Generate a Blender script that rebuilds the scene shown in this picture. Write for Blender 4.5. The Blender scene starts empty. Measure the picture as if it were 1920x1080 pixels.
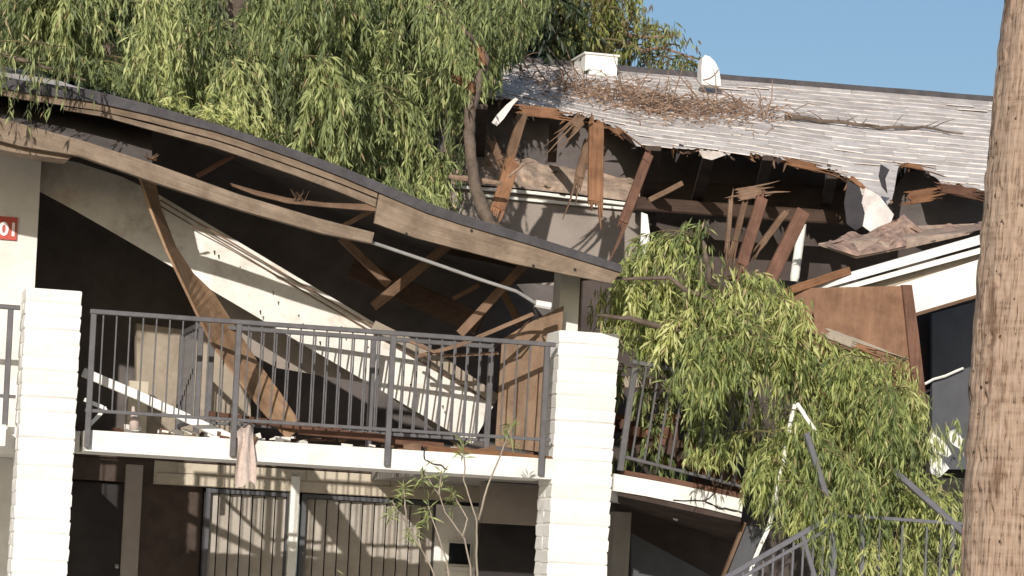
import bpy, bmesh, math, random
import numpy as np
from mathutils import Vector as V, noise as mnoise
from mathutils.geometry import tessellate_polygon
random.seed(7)
rng = np.random.default_rng(11)
S = bpy.context.scene
C = S.collection
R = math.radians

# ------------------------------------------------------------------ camera, sky, sun, exposure
FPX, SH = 5625.0, 0.0976
YAW, ROLL = R(14.0), R(3.0)
cd = V((math.sin(YAW), math.cos(YAW), 0)); cr0 = V((math.cos(YAW), -math.sin(YAW), 0)); cu0 = V((0, 0, 1))
cr = cr0 * math.cos(ROLL) + cu0 * math.sin(ROLL)
cu = cu0 * math.cos(ROLL) - cr0 * math.sin(ROLL)
CAM = V((0, 0, 4.0)) - (cd + cu * SH) * 25.0
from mathutils import Matrix
cam = bpy.data.objects.new('camera', bpy.data.cameras.new('camera')); C.objects.link(cam)
cam.matrix_world = Matrix(((cr.x, cu.x, -cd.x, CAM.x), (cr.y, cu.y, -cd.y, CAM.y), (cr.z, cu.z, -cd.z, CAM.z), (0, 0, 0, 1)))
cam.data.sensor_width = 36; cam.data.lens = 36 * FPX / 1920
cam.data.shift_y = SH * FPX / 1920
cam.data.clip_start = 0.1; cam.data.clip_end = 3000
S.camera = cam

SUNV = V((.42, 1.0, -.36)).normalized()          # direction the sunlight travels
w = bpy.data.worlds.new('World'); S.world = w; w.use_nodes = True
wn = w.node_tree.nodes; wl = w.node_tree.links
sky = wn.new('ShaderNodeTexSky'); sky.sky_type = 'NISHITA'; sky.sun_disc = False
sky.sun_elevation = math.asin(-SUNV.z); sky.sun_rotation = math.atan2(-SUNV.x, -SUNV.y)
sky.air_density = 1.0; sky.dust_density = 1.3; sky.ozone_density = 3.0
wl.new(sky.outputs[0], wn['Background'].inputs[0]); wn['Background'].inputs[1].default_value = 0.105
sl = bpy.data.lights.new('sun', 'SUN'); sl.energy = 4.5; sl.angle = R(0.5); sl.color = (1, .955, .90)
so = bpy.data.objects.new('sun', sl); C.objects.link(so); so.location = (-20, -40, 30)
so.rotation_euler = SUNV.to_track_quat('-Z', 'Y').to_euler()
S.view_settings.view_transform = 'Standard'; S.view_settings.look = 'None'
S.view_settings.exposure = 0.0; S.view_settings.gamma = 1; S.view_settings.use_curve_mapping = False

def ray(px, py):
    return cd + cr * ((px - 960) / FPX) + cu * ((540 - py) / FPX + SH)
def at(px, py, Y=0.0):                            # the point at a picture direction on the facade-parallel plane y = Y
    d = ray(px, py); return CAM + d * ((Y - CAM.y) / d.y)
def proj(P):                                      # numpy (n,3) -> picture coordinates
    q = P - np.array(CAM); z = q @ np.array(cd)
    return 960 + FPX * (q @ np.array(cr)) / z, 540 - FPX * ((q @ np.array(cu)) / z - SH)

# ------------------------------------------------------------------ materials
def newmat(name):
    m = bpy.data.materials.new(name); m.use_nodes = True
    n = m.node_tree.nodes; b = n['Principled BSDF']
    return m, n, m.node_tree.links, b
def ramp(n, stops):
    r = n.new('ShaderNodeValToRGB'); e = r.color_ramp.elements
    while len(e) < len(stops): e.new(.5)
    for el, (p, c) in zip(e, stops): el.position = p; el.color = (*c, 1)
    return r
def mix(c, k): return tuple(min(1, x * k) for x in c)
def plain(name, col, rough=.7, var=.25, scale=6, bump=.15, bscale=60, metal=0, dirt=None, spec=.3):
    m, n, l, b = newmat(name)
    tc = n.new('ShaderNodeTexCoord')
    nz = n.new('ShaderNodeTexNoise'); nz.inputs['Scale'].default_value = scale; nz.inputs['Detail'].default_value = 8
    nz.inputs['Roughness'].default_value = .65
    l.new(tc.outputs['Object'], nz.inputs['Vector'])
    r = ramp(n, [(.3, mix(col, 1 - var)), (.62, mix(col, 1 + var * .35))])
    l.new(nz.outputs['Fac'], r.inputs[0])
    out = r.outputs[0]
    if dirt:
        n3 = n.new('ShaderNodeTexNoise'); n3.inputs['Scale'].default_value = 2.3; n3.inputs['Detail'].default_value = 12
        n3.inputs['Roughness'].default_value = .75
        l.new(tc.outputs['Object'], n3.inputs['Vector'])
        r3 = ramp(n, [(.5, (0, 0, 0)), (.72, (1, 1, 1))]); l.new(n3.outputs['Fac'], r3.inputs[0])
        mx = n.new('ShaderNodeMixRGB'); mx.inputs[2].default_value = (*dirt, 1)
        l.new(r3.outputs[0], mx.inputs[0]); l.new(out, mx.inputs[1]); out = mx.outputs[0]
    l.new(out, b.inputs['Base Color'])
    b.inputs['Roughness'].default_value = rough; b.inputs['Metallic'].default_value = metal
    b.inputs['Specular IOR Level'].default_value = spec
    n2 = n.new('ShaderNodeTexNoise'); n2.inputs['Scale'].default_value = bscale; n2.inputs['Detail'].default_value = 5
    l.new(tc.outputs['Object'], n2.inputs['Vector'])
    bp = n.new('ShaderNodeBump'); bp.inputs['Strength'].default_value = bump; bp.inputs['Distance'].default_value = .01
    l.new(n2.outputs['Fac'], bp.inputs['Height']); l.new(bp.outputs[0], b.inputs['Normal'])
    return m
def wood(name, col, col2, rough=.75, along=1.2, across=38, bump=.35):
    m, n, l, b = newmat(name)
    a = n.new('ShaderNodeAttribute'); a.attribute_name = 'uvw'
    oi = n.new('ShaderNodeObjectInfo')
    ad = n.new('ShaderNodeVectorMath'); ad.operation = 'ADD'
    l.new(a.outputs['Vector'], ad.inputs[0]); l.new(oi.outputs['Random'], ad.inputs[1])
    mp = n.new('ShaderNodeMapping'); mp.inputs['Scale'].default_value = (along, across, across)
    l.new(ad.outputs[0], mp.inputs[0])
    nz = n.new('ShaderNodeTexNoise'); nz.inputs['Scale'].default_value = 1.6; nz.inputs['Detail'].default_value = 9
    nz.inputs['Roughness'].default_value = .7; nz.inputs['Distortion'].default_value = .6
    l.new(mp.outputs[0], nz.inputs['Vector'])
    r = ramp(n, [(.28, col2), (.55, col), (.8, mix(col, 1.3))]); l.new(nz.outputs['Fac'], r.inputs[0])
    n2 = n.new('ShaderNodeTexNoise'); n2.inputs['Scale'].default_value = 4.5; n2.inputs['Detail'].default_value = 12
    n2.inputs['Roughness'].default_value = .7
    l.new(ad.outputs[0], n2.inputs['Vector'])
    r2 = ramp(n, [(.35, (.5, .47, .45)), (.6, (1, 1, 1))]); l.new(n2.outputs['Fac'], r2.inputs[0])
    mx = n.new('ShaderNodeMixRGB'); mx.blend_type = 'MULTIPLY'; mx.inputs[0].default_value = .8
    l.new(r.outputs[0], mx.inputs[1]); l.new(r2.outputs[0], mx.inputs[2])
    l.new(mx.outputs[0], b.inputs['Base Color']); b.inputs['Roughness'].default_value = rough
    b.inputs['Specular IOR Level'].default_value = .25
    bp = n.new('ShaderNodeBump'); bp.inputs['Strength'].default_value = bump; bp.inputs['Distance'].default_value = .006
    l.new(nz.outputs['Fac'], bp.inputs['Height']); l.new(bp.outputs[0], b.inputs['Normal'])
    return m
def leafmat(name, stops, transl=.35):
    m, n, l, b = newmat(name)
    a = n.new('ShaderNodeAttribute'); a.attribute_name = 'tint'
    r = ramp(n, stops); l.new(a.outputs['Fac'], r.inputs[0])
    l.new(r.outputs[0], b.inputs['Base Color']); b.inputs['Roughness'].default_value = .5
    b.inputs['Specular IOR Level'].default_value = .35
    t = n.new('ShaderNodeBsdfTranslucent'); l.new(r.outputs[0], t.inputs['Color'])
    ms = n.new('ShaderNodeMixShader'); ms.inputs[0].default_value = transl
    l.new(b.outputs[0], ms.inputs[1]); l.new(t.outputs[0], ms.inputs[2])
    l.new(ms.outputs[0], n['Material Output'].inputs['Surface'])
    return m

MT = dict(
    white=plain('white_stucco', (.72, .69, .63), .85, .10, 3, .35, 90, dirt=(.62, .57, .49)),
    brick=plain('painted_brick', (.76, .74, .69), .7, .07, 9, .25, 50),
    mortar=plain('mortar', (.68, .65, .60), .9, .2, 20, .5, 80),
    slab=plain('painted_concrete', (.75, .72, .66), .8, .12, 4, .3, 70, dirt=(.6, .55, .47)),
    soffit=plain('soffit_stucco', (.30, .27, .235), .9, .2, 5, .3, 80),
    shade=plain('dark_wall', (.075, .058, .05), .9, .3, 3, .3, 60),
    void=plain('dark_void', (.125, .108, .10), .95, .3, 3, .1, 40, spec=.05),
    umber=plain('dark_boards_and_shade', (.075, .055, .045), .95, .35, 4, .3, 40, spec=.1),  # dark brown; puts shade into header end, soffit band and lower wall
    black=plain('near_black', (.035, .03, .028), .95, .3, 3, .2, 40),  # near-black colour for doors, cracks, wires and unlit openings
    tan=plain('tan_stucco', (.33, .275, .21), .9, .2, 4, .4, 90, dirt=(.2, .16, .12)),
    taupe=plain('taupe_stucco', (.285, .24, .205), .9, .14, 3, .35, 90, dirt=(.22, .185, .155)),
    cream=plain('cream_block', (.50, .43, .33), .85, .18, 5, .35, 60),
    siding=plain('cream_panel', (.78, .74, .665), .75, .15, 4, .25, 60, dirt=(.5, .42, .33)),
    panelwhite=plain('white_board_paint', (.76, .735, .68), .7, .08, 4, .15, 60, dirt=(.72, .66, .57)),
    rail=plain('grey_rail_paint', (.118, .110, .110), .5, .25, 12, .1, 90),
    stair=plain('blue_grey_rail_paint', (.145, .14, .152), .5, .2, 12, .1, 90),
    flash=plain('roof_edge_felt', (.075, .068, .07), .85, .35, 8, .5, 60),
    shingle=plain('shingle_granules', (.68, .61, .555), .9, .35, 5, .6, 160, dirt=(.45, .39, .345)),
    shingle2=plain('shingle_granules_pale', (.74, .67, .61), .9, .25, 6, .6, 160, dirt=(.45, .39, .33)),
    felt=plain('felt_underlay', (.045, .04, .042), .9, .3, 6, .4, 50),
    pink=plain('insulation', (.33, .22, .17), 1, .65, 12, 1.0, 30, dirt=(.33, .23, .17)),
    lump=plain('blown_insulation', (.36, .27, .205), 1, .4, 10, 1.0, 35, dirt=(.22, .14, .1)),
    blind=plain('blind_fabric', (.38, .34, .29), .85, .2, 5, .2, 80),
    frame=plain('white_frame_paint', (.78, .75, .67), .6, .1, 8, .1, 60),
    greydoor=plain('grey_door_paint', (.085, .085, .09), .55, .18, 4, .1, 50),
    pipe=plain('galvanised_pipe', (.42, .40, .38), .45, .2, 14, .1, 60, metal=.3),
    cloth=plain('pale_rag', (.52, .42, .36), .95, .2, 14, .5, 50),
    sign=plain('red_sign', (.48, .075, .05), .5, .1, 10, .05, 50),
    digit=plain('sign_digit', (.85, .82, .75), .5, .05, 10, .05, 50),
    bark=plain('grey_bark', (.15, .112, .085), .95, .45, 9, 1.0, 35, dirt=(.075, .052, .038)),
    twig=plain('dry_twig', (.27, .18, .125), .9, .45, 12, .4, 50),
    greentwig=plain('green_twig', (.16, .13, .06), .8, .3, 12, .3, 50),
    ground=plain('dry_ground', (.16, .14, .10), .95, .3, .7, .5, 20),
    glass=plain('dark_glass', (.02, .022, .025), .08, .1, 3, 0, 10, spec=.6),
    board=wood('weathered_fascia', (.29, .215, .152), (.19, .138, .096)),
    board2=wood('weathered_beam', (.275, .205, .145), (.175, .128, .09)),
    plank=wood('tan_plank', (.36, .225, .13), (.26, .155, .088), along=.8, across=9, bump=.1),
    ply=wood('plywood', (.30, .20, .13), (.255, .168, .108), along=.9, across=4, bump=.15),
    redply=wood('stained_panel', (.265, .145, .085), (.20, .108, .062), along=.7, across=8, bump=.15),
    fresh=wood('fresh_split_wood', (.34, .175, .092), (.19, .088, .046)),
    redwood=wood('reddish_timber', (.195, .10, .066), (.115, .056, .036)),
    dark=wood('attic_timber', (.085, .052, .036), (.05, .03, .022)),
    tanw=wood('splinter_tan', (.26, .165, .108), (.15, .09, .055)),
)
def vary(name, k=.16):
    m = MT[name]; n = m.node_tree.nodes; l = m.node_tree.links; b = n['Principled BSDF']; src = b.inputs['Base Color'].links[0].from_socket
    oi = n.new('ShaderNodeObjectInfo'); r = ramp(n, [(0, (1 - k, 1 - k * 1.1, 1 - k * 1.25)), (1, (1, 1, 1))]); l.new(oi.outputs['Random'], r.inputs[0])
    mx = n.new('ShaderNodeMixRGB'); mx.blend_type = 'MULTIPLY'; mx.inputs[0].default_value = 1; l.new(src, mx.inputs[1]); l.new(r.outputs[0], mx.inputs[2]); l.new(mx.outputs[0], b.inputs['Base Color'])
vary('brick', .10); vary('shingle', .12); vary('shingle2', .12); vary('blind', .15)
for k_ in ('fresh', 'redwood', 'tanw', 'board', 'board2'): vary(k_, .38)
MT['leafA'] = leafmat('leaf_olive', [(0, (0.095, 0.121, 0.053)), (.4, (0.238, 0.280, 0.108)), (.75, (0.396, 0.436, 0.165)), (.94, (0.568, 0.581, 0.251)), (.97, (.44, .34, .18))])
MT['leafB'] = leafmat('leaf_fallen', [(0, (0.112, 0.152, 0.055)), (.4, (0.264, 0.310, 0.103)), (.75, (0.475, 0.502, 0.158)), (.94, (0.620, 0.620, 0.264)), (.97, (.44, .34, .18))])
MT['leafC'] = leafmat('leaf_dry', [(0, (0.158, 0.099, 0.046)), (.3, (0.172, 0.172, 0.046)), (.7, (0.264, 0.290, 0.079)), (1, (0.409, 0.396, 0.132))])
MT['leafE'] = leafmat('leaf_gap_shade', [(0, (.012, .02, .009)), (1, (.05, .07, .026))], .15)  # very dark leaves in place of shade inside the crown
MT['leafD'] = leafmat('dead_leaf', [(0, (.14, .08, .05)), (.5, (.31, .19, .12)), (1, (.50, .36, .24))], .15)

# ------------------------------------------------------------------ builders
WLOC = {}
def wloc(o): return WLOC.get(o.name, V((0, 0, 0))) if o else V((0, 0, 0))
class MB:
    def __init__(s): s.v = []; s.f = []; s.u = []
    def add(s, vs, fs, us=None):
        k = len(s.v); s.v += [V(x) for x in vs]; s.f += [tuple(i + k for i in f) for f in fs]
        s.u += [V(x) for x in (us if us else vs)]; return s
    def box(s, a, b):
        x0, y0, z0 = a; x1, y1, z1 = b
        vs = [(x0,y0,z0),(x1,y0,z0),(x1,y1,z0),(x0,y1,z0),(x0,y0,z1),(x1,y0,z1),(x1,y1,z1),(x0,y1,z1)]
        return s.add(vs, [(3,2,1,0),(4,5,6,7),(0,1,5,4),(1,2,6,5),(2,3,7,6),(3,0,4,7)])
    def sweep(s, pts, wd, th, seg=1, cham=.12, jit=0.0, taper=None, off=0.0):
        """rectangular bar through pts; wd across (list ok), th in depth"""
        P = []
        for a, b in zip(pts, pts[1:]):
            for i in range(seg): P.append(V(a).lerp(V(b), i / seg))
        P.append(V(pts[-1])); n = len(P); L = 0
        W = wd if isinstance(wd, (list, tuple)) else [wd, wd]
        vs, us, fs = [], [], []
        u0 = random.random() * 20
        for i, p in enumerate(P):
            t = (P[min(i + 1, n - 1)] - P[max(i - 1, 0)]).normalized()
            if i: L += (p - P[i - 1]).length
            ref = V((0, 1, 0)) if abs(t.y) < .9 else V((0, 0, 1))
            nn = (ref - t * ref.dot(t)).normalized(); sd = t.cross(nn)
            f = i / max(1, n - 1) * (len(W) - 1); k = min(int(f), len(W) - 2); ww = W[k] + (W[k + 1] - W[k]) * (f - k)
            tt = th * (taper[0] + (taper[1] - taper[0]) * i / max(1, n - 1)) if taper else th
            if taper: ww *= taper[0] + (taper[1] - taper[0]) * i / max(1, n - 1)
            a, b = ww / 2, tt / 2; c = min(a, b) * cham * 2
            pr = [(-a + c, -b), (a - c, -b), (a, -b + c), (a, b - c), (a - c, b), (-a + c, b), (-a, b - c), (-a, -b + c)]
            jx = (random.random() - .5) * jit; jy = (random.random() - .5) * jit * .5
            for (x, y) in pr:
                vs.append(p + sd * (x + off + jx) + nn * (y + jy)); us.append((u0 + L, x + off, y))
        for i in range(n - 1):
            for j in range(8):
                k = (j + 1) % 8; fs.append((i*8 + j, i*8 + k, (i+1)*8 + k, (i+1)*8 + j))
        fs.append(tuple(range(7, -1, -1))); fs.append(tuple((n-1)*8 + j for j in range(8)))
        return s.add(vs, fs, us)
    def splinter(s, p0, p1, wd, th, k=4, j0=0.0, j1=.12, seg=3):
        """a broken timber: a solid body whose ends run out into slivers of uneven length"""
        p0, p1 = V(p0), V(p1); t = (p1 - p0).normalized(); n = t.orthogonal().normalized()
        if k == 1: return s.sweep([p0, p1], wd, th, seg, jit=.005)
        s.sweep([p0 + t * j0 * .6, p1 - t * j1 * .7], wd, th, seg + 2, jit=.006)
        for e, base, dr, jl in ((0, p0 + t * j0 * .7, -t, j0), (1, p1 - t * j1 * .8, t, j1)):
            for i in range(k + 2):
                o = (i + .5 - (k + 2) / 2) * wd / (k + 2) * (-1 if e == 0 else 1)
                l = jl * random.choice((.25, .5, .8, 1.2, 2.2)) * random.uniform(.6, 1.3); w_ = wd / (k + 2) * random.uniform(.9, 1.5)
                bend = V((random.uniform(-.12, .12), random.uniform(-.1, .1), random.uniform(-.12, .12))) * l
                s.sweep([base, base + dr * l * .55 + bend * .3, base + dr * l + bend], [w_, w_ * .75, w_ * .08], th * random.uniform(.3, .9), 1, off=o)
        return s
    def ribbon(s, Lp, Rp, th, seg=1, nrm=None):
        def dn(Q):
            o = []
            for a, b in zip(Q, Q[1:]):
                for i in range(seg): o.append(V(a).lerp(V(b), i / seg))
            return o + [V(Q[-1])]
        A, B = dn(Lp), dn(Rp); n = len(A); vs, us, fs = [], [], []; L = 0
        for i in range(n):
            if i: L += (A[i] - A[i-1]).length
            t = A[min(i+1, n-1)] - A[max(i-1, 0)]; sd = B[i] - A[i]
            nn = V(nrm) if nrm else t.cross(sd).normalized()
            if nn.y < 0 and not nrm: nn = -nn
            wl_ = sd.length
            for p, q in ((A[i], 0), (B[i], wl_)): vs.append(p); us.append((L, q, 0))
            for p, q in ((A[i], 0), (B[i], wl_)): vs.append(p + nn * th); us.append((L, q, th))
        for i in range(n - 1):
            a, b = i*4, i*4 + 4
            fs += [(a, a+1, b+1, b), (a+2, b+2, b+3, a+3), (a, b, b+2, a+2), (a+1, a+3, b+3, b+1)]
        fs += [(0, 2, 3, 1), (n*4-4, n*4-3, n*4-1, n*4-2)]
        return s.add(vs, fs, us)
    def poly(s, pts, th, nrm=(0, 1, 0)):
        P = [V(p) for p in pts]; n = len(P); q = V(nrm).normalized() * th
        tr = tessellate_polygon([[V((p.x, p.z + p.y * .01, 0)) for p in P]]) if abs(V(nrm).normalized().z) < .8 else tessellate_polygon([[V((p.x, p.y, 0)) for p in P]])
        fs = [tuple(t) for t in tr] + [tuple(i + n for i in reversed(t)) for t in tr]
        fs += [(i, (i+1) % n, (i+1) % n + n, i + n) for i in range(n)]
        us = [(p.z, p.x, p.y) for p in P] * 2
        return s.add(P + [p + q for p in P], fs, us)
    def tube(s, pts, r, n=6, seg=1, jit=0):
        P = []
        for a, b in zip(pts, pts[1:]):
            for i in range(seg): P.append(V(a).lerp(V(b), i / seg) + V((random.uniform(-jit, jit), random.uniform(-jit, jit), random.uniform(-jit, jit))))
        P.append(V(pts[-1])); m = len(P); vs, fs = [], []
        Rr = r if isinstance(r, (list, tuple)) else [r, r]
        for i, p in enumerate(P):
            t = (P[min(i+1, m-1)] - P[max(i-1, 0)]).normalized()
            ref = V((0, 0, 1)) if abs(t.z) < .8 else V((0, 1, 0))
            a = t.cross(ref).normalized(); b = t.cross(a)
            f = i / max(1, m - 1) * (len(Rr) - 1); k = min(int(f), len(Rr) - 2); rr = Rr[k] + (Rr[k+1] - Rr[k]) * (f - k)
            for j in range(n):
                an = 2 * math.pi * j / n; vs.append(p + a * (math.cos(an) * rr) + b * (math.sin(an) * rr))
        for i in range(m - 1):
            for j in range(n):
                k = (j + 1) % n; fs.append((i*n + j, i*n + k, (i+1)*n + k, (i+1)*n + j))
        fs.append(tuple(range(n - 1, -1, -1))); fs.append(tuple((m-1)*n + j for j in range(n)))
        return s.add(vs, fs)
    def mesh(s, name, org=V((0, 0, 0))):
        me = bpy.data.meshes.new(name); me.from_pydata([tuple(v - org) for v in s.v], [], s.f)
        a = me.attributes.new('uvw', 'FLOAT_VECTOR', 'POINT'); a.data.foreach_set('vector', [c for u in s.u for c in u])
        bm = bmesh.new(); bm.from_mesh(me); bmesh.ops.recalc_face_normals(bm, faces=bm.faces); bm.to_mesh(me); bm.free()
        return me
    def build(s, name, mat, parent=None, smooth=False, org=None):
        o_ = V(org) if org is not None else wloc(parent)
        me = s.mesh(name, o_); me.materials.append(MT[mat])
        if smooth: me.shade_smooth()
        o = bpy.data.objects.new(name, me); C.objects.link(o); WLOC[o.name] = o_
        if parent: o.parent = parent; o.location = o_ - wloc(parent)
        else: o.location = o_
        return o
def thing(name, label, cat, loc=(0, 0, 0), group=None):
    o = bpy.data.objects.new(name, None); C.objects.link(o); o.location = loc; o.empty_display_size = .1
    WLOC[o.name] = V(loc); o['label'] = label; o['category'] = cat
    if group: o['group'] = group
    return o
def tag(o, label, cat, group=None):
    o['label'] = label; o['category'] = cat
    if group: o['group'] = group
    return o
def kind(o, k): o['kind'] = k; return o
def piece(src, parent, loc):                      # one more copy of a part, sharing its mesh
    c = src.copy(); C.objects.link(c); c.parent = parent; c.location = V(loc) - wloc(parent); return c

# px lists -> 3d
def line(pp, Y):
    n = len(pp); Ys = Y if isinstance(Y, (list, tuple)) else [Y, Y]
    o = []
    for i, (x, y) in enumerate(pp):
        f = i / max(1, n - 1) * (len(Ys) - 1); k = min(int(f), len(Ys) - 2)
        o.append(at(x, y, Ys[k] + (Ys[k+1] - Ys[k]) * (f - k)))
    return o
PXM = 1 / 225.0
def pm(px, Y=0): return px * PXM * (25 + Y) / 25

# ------------------------------------------------------------------ ground
g = MB(); g.add([(-1500, -400, 0), (1500, -400, 0), (1500, 2500, 0), (-1500, 2500, 0)], [(0, 1, 2, 3)])
kind(g.build('ground', 'ground'), 'structure')
lw = MB(); lw.box((-12, -3, .0), (14, 14, .12)); kind(lw.build('pavement', 'slab'), 'structure')

# ------------------------------------------------------------------ building shell
ZT = at(165, 806, 0).z; ZB = ZT - .17; ZR = at(165, 584, 0).z
YW = 3.2                                          # rear wall of the stairwell
X = lambda px, py=700, Y=0: at(px, py, Y).x
bld = thing('motel_building', 'two storey cream motel block with broken balconies and collapsed upper floor', 'building', (0, 2, 0))
XL, XP1, XP2 = X(-700), X(157, 800), X(1050, 800)
xo = at(290, 848, YW).x - .42 * (YW - .75)         # left edge of the open stairwell
m = MB()
m.box((XL, .0, ZB), (X(10, 830), 6, ZT))
m.box((X(10, 830) + .003, .30, ZB + .002), (X(157, 830) - .003, 6, ZT - .002))
m.build('side_floor_slab', 'slab', bld)
m = MB(); m.box((X(161, 820), .0, ZB), (X(1040, 870), .75, ZT))
m.box((X(161, 820), .753, ZB + .003), (xo, 6, ZT - .003)); bs_ = m.build('balcony_slab', 'slab', bld)
q = MB(); q.tube(line([(797, 838), (796, 860), (806, 868), (826, 872), (838, 880)], -.003), .006, 4, 3, .006); q.build('crack', 'black', bs_)
XR0 = X(790, 850, 1)
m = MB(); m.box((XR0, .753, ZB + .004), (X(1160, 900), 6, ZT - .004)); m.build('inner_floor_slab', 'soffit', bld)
EDGE = [(-400, 55), (-90, 122), (40, 150), (170, 168), (278, 195), (333, 211), (400, 230), (450, 246), (560, 283), (640, 312), (713, 342), (800, 379), (870, 403), (990, 440), (1100, 475), (1165, 496)]
SLP = [.19, .188, .185, .180, .170, .163, .155, .149, .14, .13, .12, .11, .10, .09, .08, .07]
FR = line(EDGE, -.36)
WT = [(p.x + .0, p.z - .075 + 3.96 * k) for p, k in zip(FR, SLP)]; WT.append((WT[-1][0] + 3.0, WT[-1][1] - .1))
# left wall with the number sign
lw0 = X(64, 560, 1.2)
m = MB(); m.box((XL, 1.2, ZT), (lw0, 5.5, ZT + 2.75)); m.build('left_wall', 'white', bld)
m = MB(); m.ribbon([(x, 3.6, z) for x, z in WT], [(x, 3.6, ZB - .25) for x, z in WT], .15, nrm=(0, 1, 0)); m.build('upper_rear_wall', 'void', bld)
m = MB(); m.poly(line([(256, 606), (470, 636), (470, 822), (256, 812)], 2.75), .15); m.build('low_inner_wall', 'tan', bld)
m = MB(); m.box((at(240, 720, 2.4).x, 2.3, ZT), (at(276, 720, 2.4).x, 2.5, at(262, 716, 2.4).z)); m.build('inner_pier', 'cream', bld)  # pier cut short so only its sunlit part is modelled
# white column rising from behind the right pillar
m = MB(); m.box((X(1047, 600, .5), .5, 0), (X(1084, 600, .5), .72, at(1060, 500, .5).z)); m.build('column', 'white', bld)
m = MB(); m.box((X(1086, 600, .5), .55, ZT), (X(1090, 600, .5), .70, at(1060, 520, .5).z)); m.build('door_jamb', 'redwood', bld)
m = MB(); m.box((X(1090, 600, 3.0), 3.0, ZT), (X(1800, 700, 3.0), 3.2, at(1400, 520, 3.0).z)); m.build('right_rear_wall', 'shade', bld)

# lower storey
def zpy(px, py, Y): return at(px, py, Y).z
zh = zpy(600, 925, YW); zt_ = zpy(600, 882, YW)
m = MB(); m.box((at(288, 900, YW).x, YW, zh), (at(925, 900, YW).x, YW + .2, zt_)); m.build('header_wall', 'cream', bld)
m = MB(); m.box((at(120, 900, YW).x, YW, zh), (at(288, 900, YW).x - .003, YW + .2, zt_)); m.build('shaded_header_end', 'umber', bld)  # left end of the header coloured dark for the shadow on it
m = MB(); m.box((at(60, 900, YW).x, YW - .04, zt_ + .002), (at(1060, 900, YW).x, YW + .2, ZT - .01)); m.build('dark_soffit_band', 'umber', bld)  # band coloured dark in place of the shade under the slab
hb = []                                            # cream block joints in the header
bx0 = at(290, 900, YW).x; bw = .40; bh = (zt_ - zh) / 2
bsrc = None
for r_ in range(2):
    for i in range(7):
        x0 = bx0 + i * bw + (bw / 2 if r_ else 0)
        if bsrc is None:
            q = MB(); q.box((x0 + .006, YW - .014, zh + .006), (x0 + bw - .006, YW + .01, zh + bh - .006))
            bsrc = q.build('block', 'cream', bld, org=(x0, YW, zh))
        else: piece(bsrc, bld, (x0, YW, zh + r_ * bh))
m = MB(); m.box((XL, 3.0, 0), (at(20, 1000, 3).x, 3.2, ZB - .002)); m.build('lower_left_wall', 'white', bld)
m = MB(); m.box((at(100, 1000, YW).x, YW + .15, 0), (at(380, 1000, YW).x, YW + .3, zh)); m.build('lower_wall', 'umber', bld)  # wall colour darkened to hold the shade below the slab
m = MB(); m.box((at(232, 1000, 2.6).x, 2.6, 0), (at(262, 1000, 2.6).x, 2.72, ZB - .004)); m.build('inner_post', 'taupe', bld)
dd = MB(); dd.box((at(128, 1000, YW).x, YW + .08, 0), (at(228, 1000, YW).x, YW + .13, zh - .02)); d_ = dd.build('door', 'black', bld)
hd = MB(); hd.tube([at(216, 1062, YW + .02), at(222, 1062, YW + .02)], .02); hd.build('handle', 'pipe', d_)
# window walls with vertical blinds
def blinds(p0, p1, n):
    wnd = MB(); a = at(p0, 1000, YW + .1).x; b = at(p1, 1000, YW + .1).x
    wnd.box((a, YW + .16, .1), (b, YW + .18, zh - .03)); wo = wnd.build('window', 'black', bld)
    fr = MB()
    for x in (a - .03, b - .01): fr.box((x, YW + .02, .1), (x + .045, YW + .12, zh - .012))
    fr.box((a - .03, YW + .03, zh - .05), (b + .035, YW + .11, zh - .014)); fr.build('frame', 'greydoor', wo)  # frame bars coloured dark for the shade they lie in
    s = (b - a) / n
    for i in range(n):
        q = MB(); x = a + i * s; y = YW + .12
        q.ribbon([(x + .004, y, .12), (x + .004, y, zh - .055)], [(x + s - .012, y - .028, .12), (x + s - .012, y - .028, zh - .055)], .006)
        q.build('slat', 'blind', wo)
blinds(386, 535, 7); blinds(566, 812, 11)
m = MB(); m.box((at(540, 1000, YW).x, YW - .05, 0), (at(556, 1000, YW).x, YW + .02, ZB - .004)); m.build('mullion_post', 'frame', bld)
m = MB(); m.box((at(816, 1000, YW).x, YW + .0, 0), (at(905, 1000, YW).x, YW + .12, zpy(860, 948, YW))); m.build('cream_panel', 'siding', bld)
wn_ = MB(); wn_.box((at(837, 1040, YW).x, YW - .03, zpy(860, 1062, YW)), (at(882, 1040, YW).x, YW - .004, zpy(860, 1016, YW))); w_ = wn_.build('window', 'frame', bld)
q = MB(); q.box((at(840, 1040, YW).x, YW - .038, zpy(860, 1058, YW)), (at(879, 1040, YW).x, YW - .033, zpy(860, 1019, YW))); q.build('pane', 'glass', w_)
q = MB(); q.box((at(834, 1040, YW).x, YW - .08, zpy(860, 1070, YW)), (at(888, 1040, YW).x, YW - .001, zpy(860, 1063, YW))); q.build('sill', 'frame', w_)
m = MB(); m.box((at(905, 1000, 1.5).x, 1.5, zpy(960, 983, 1.5)), (X(1050, 1000, 1.5), 1.7, ZB - .005)); m.build('door_header', 'taupe', bld)
m = MB(); m.box((at(900, 1000, 2.2).x, 2.2, 0), (X(1060, 1000, 2.2), 2.3, zpy(960, 975, 2.2))); m.build('doorway', 'black', bld)  # solid dark box in place of the shaded opening
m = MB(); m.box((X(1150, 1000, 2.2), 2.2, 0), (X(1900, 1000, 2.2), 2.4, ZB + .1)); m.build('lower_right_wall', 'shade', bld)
m = MB(); m.ribbon(line([(1185, 1000), (1380, 1105)], 1.8), line([(1185, 1120), (1380, 1125)], 1.8), .04); m.build('grey_panel', 'greydoor', bld)
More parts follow.
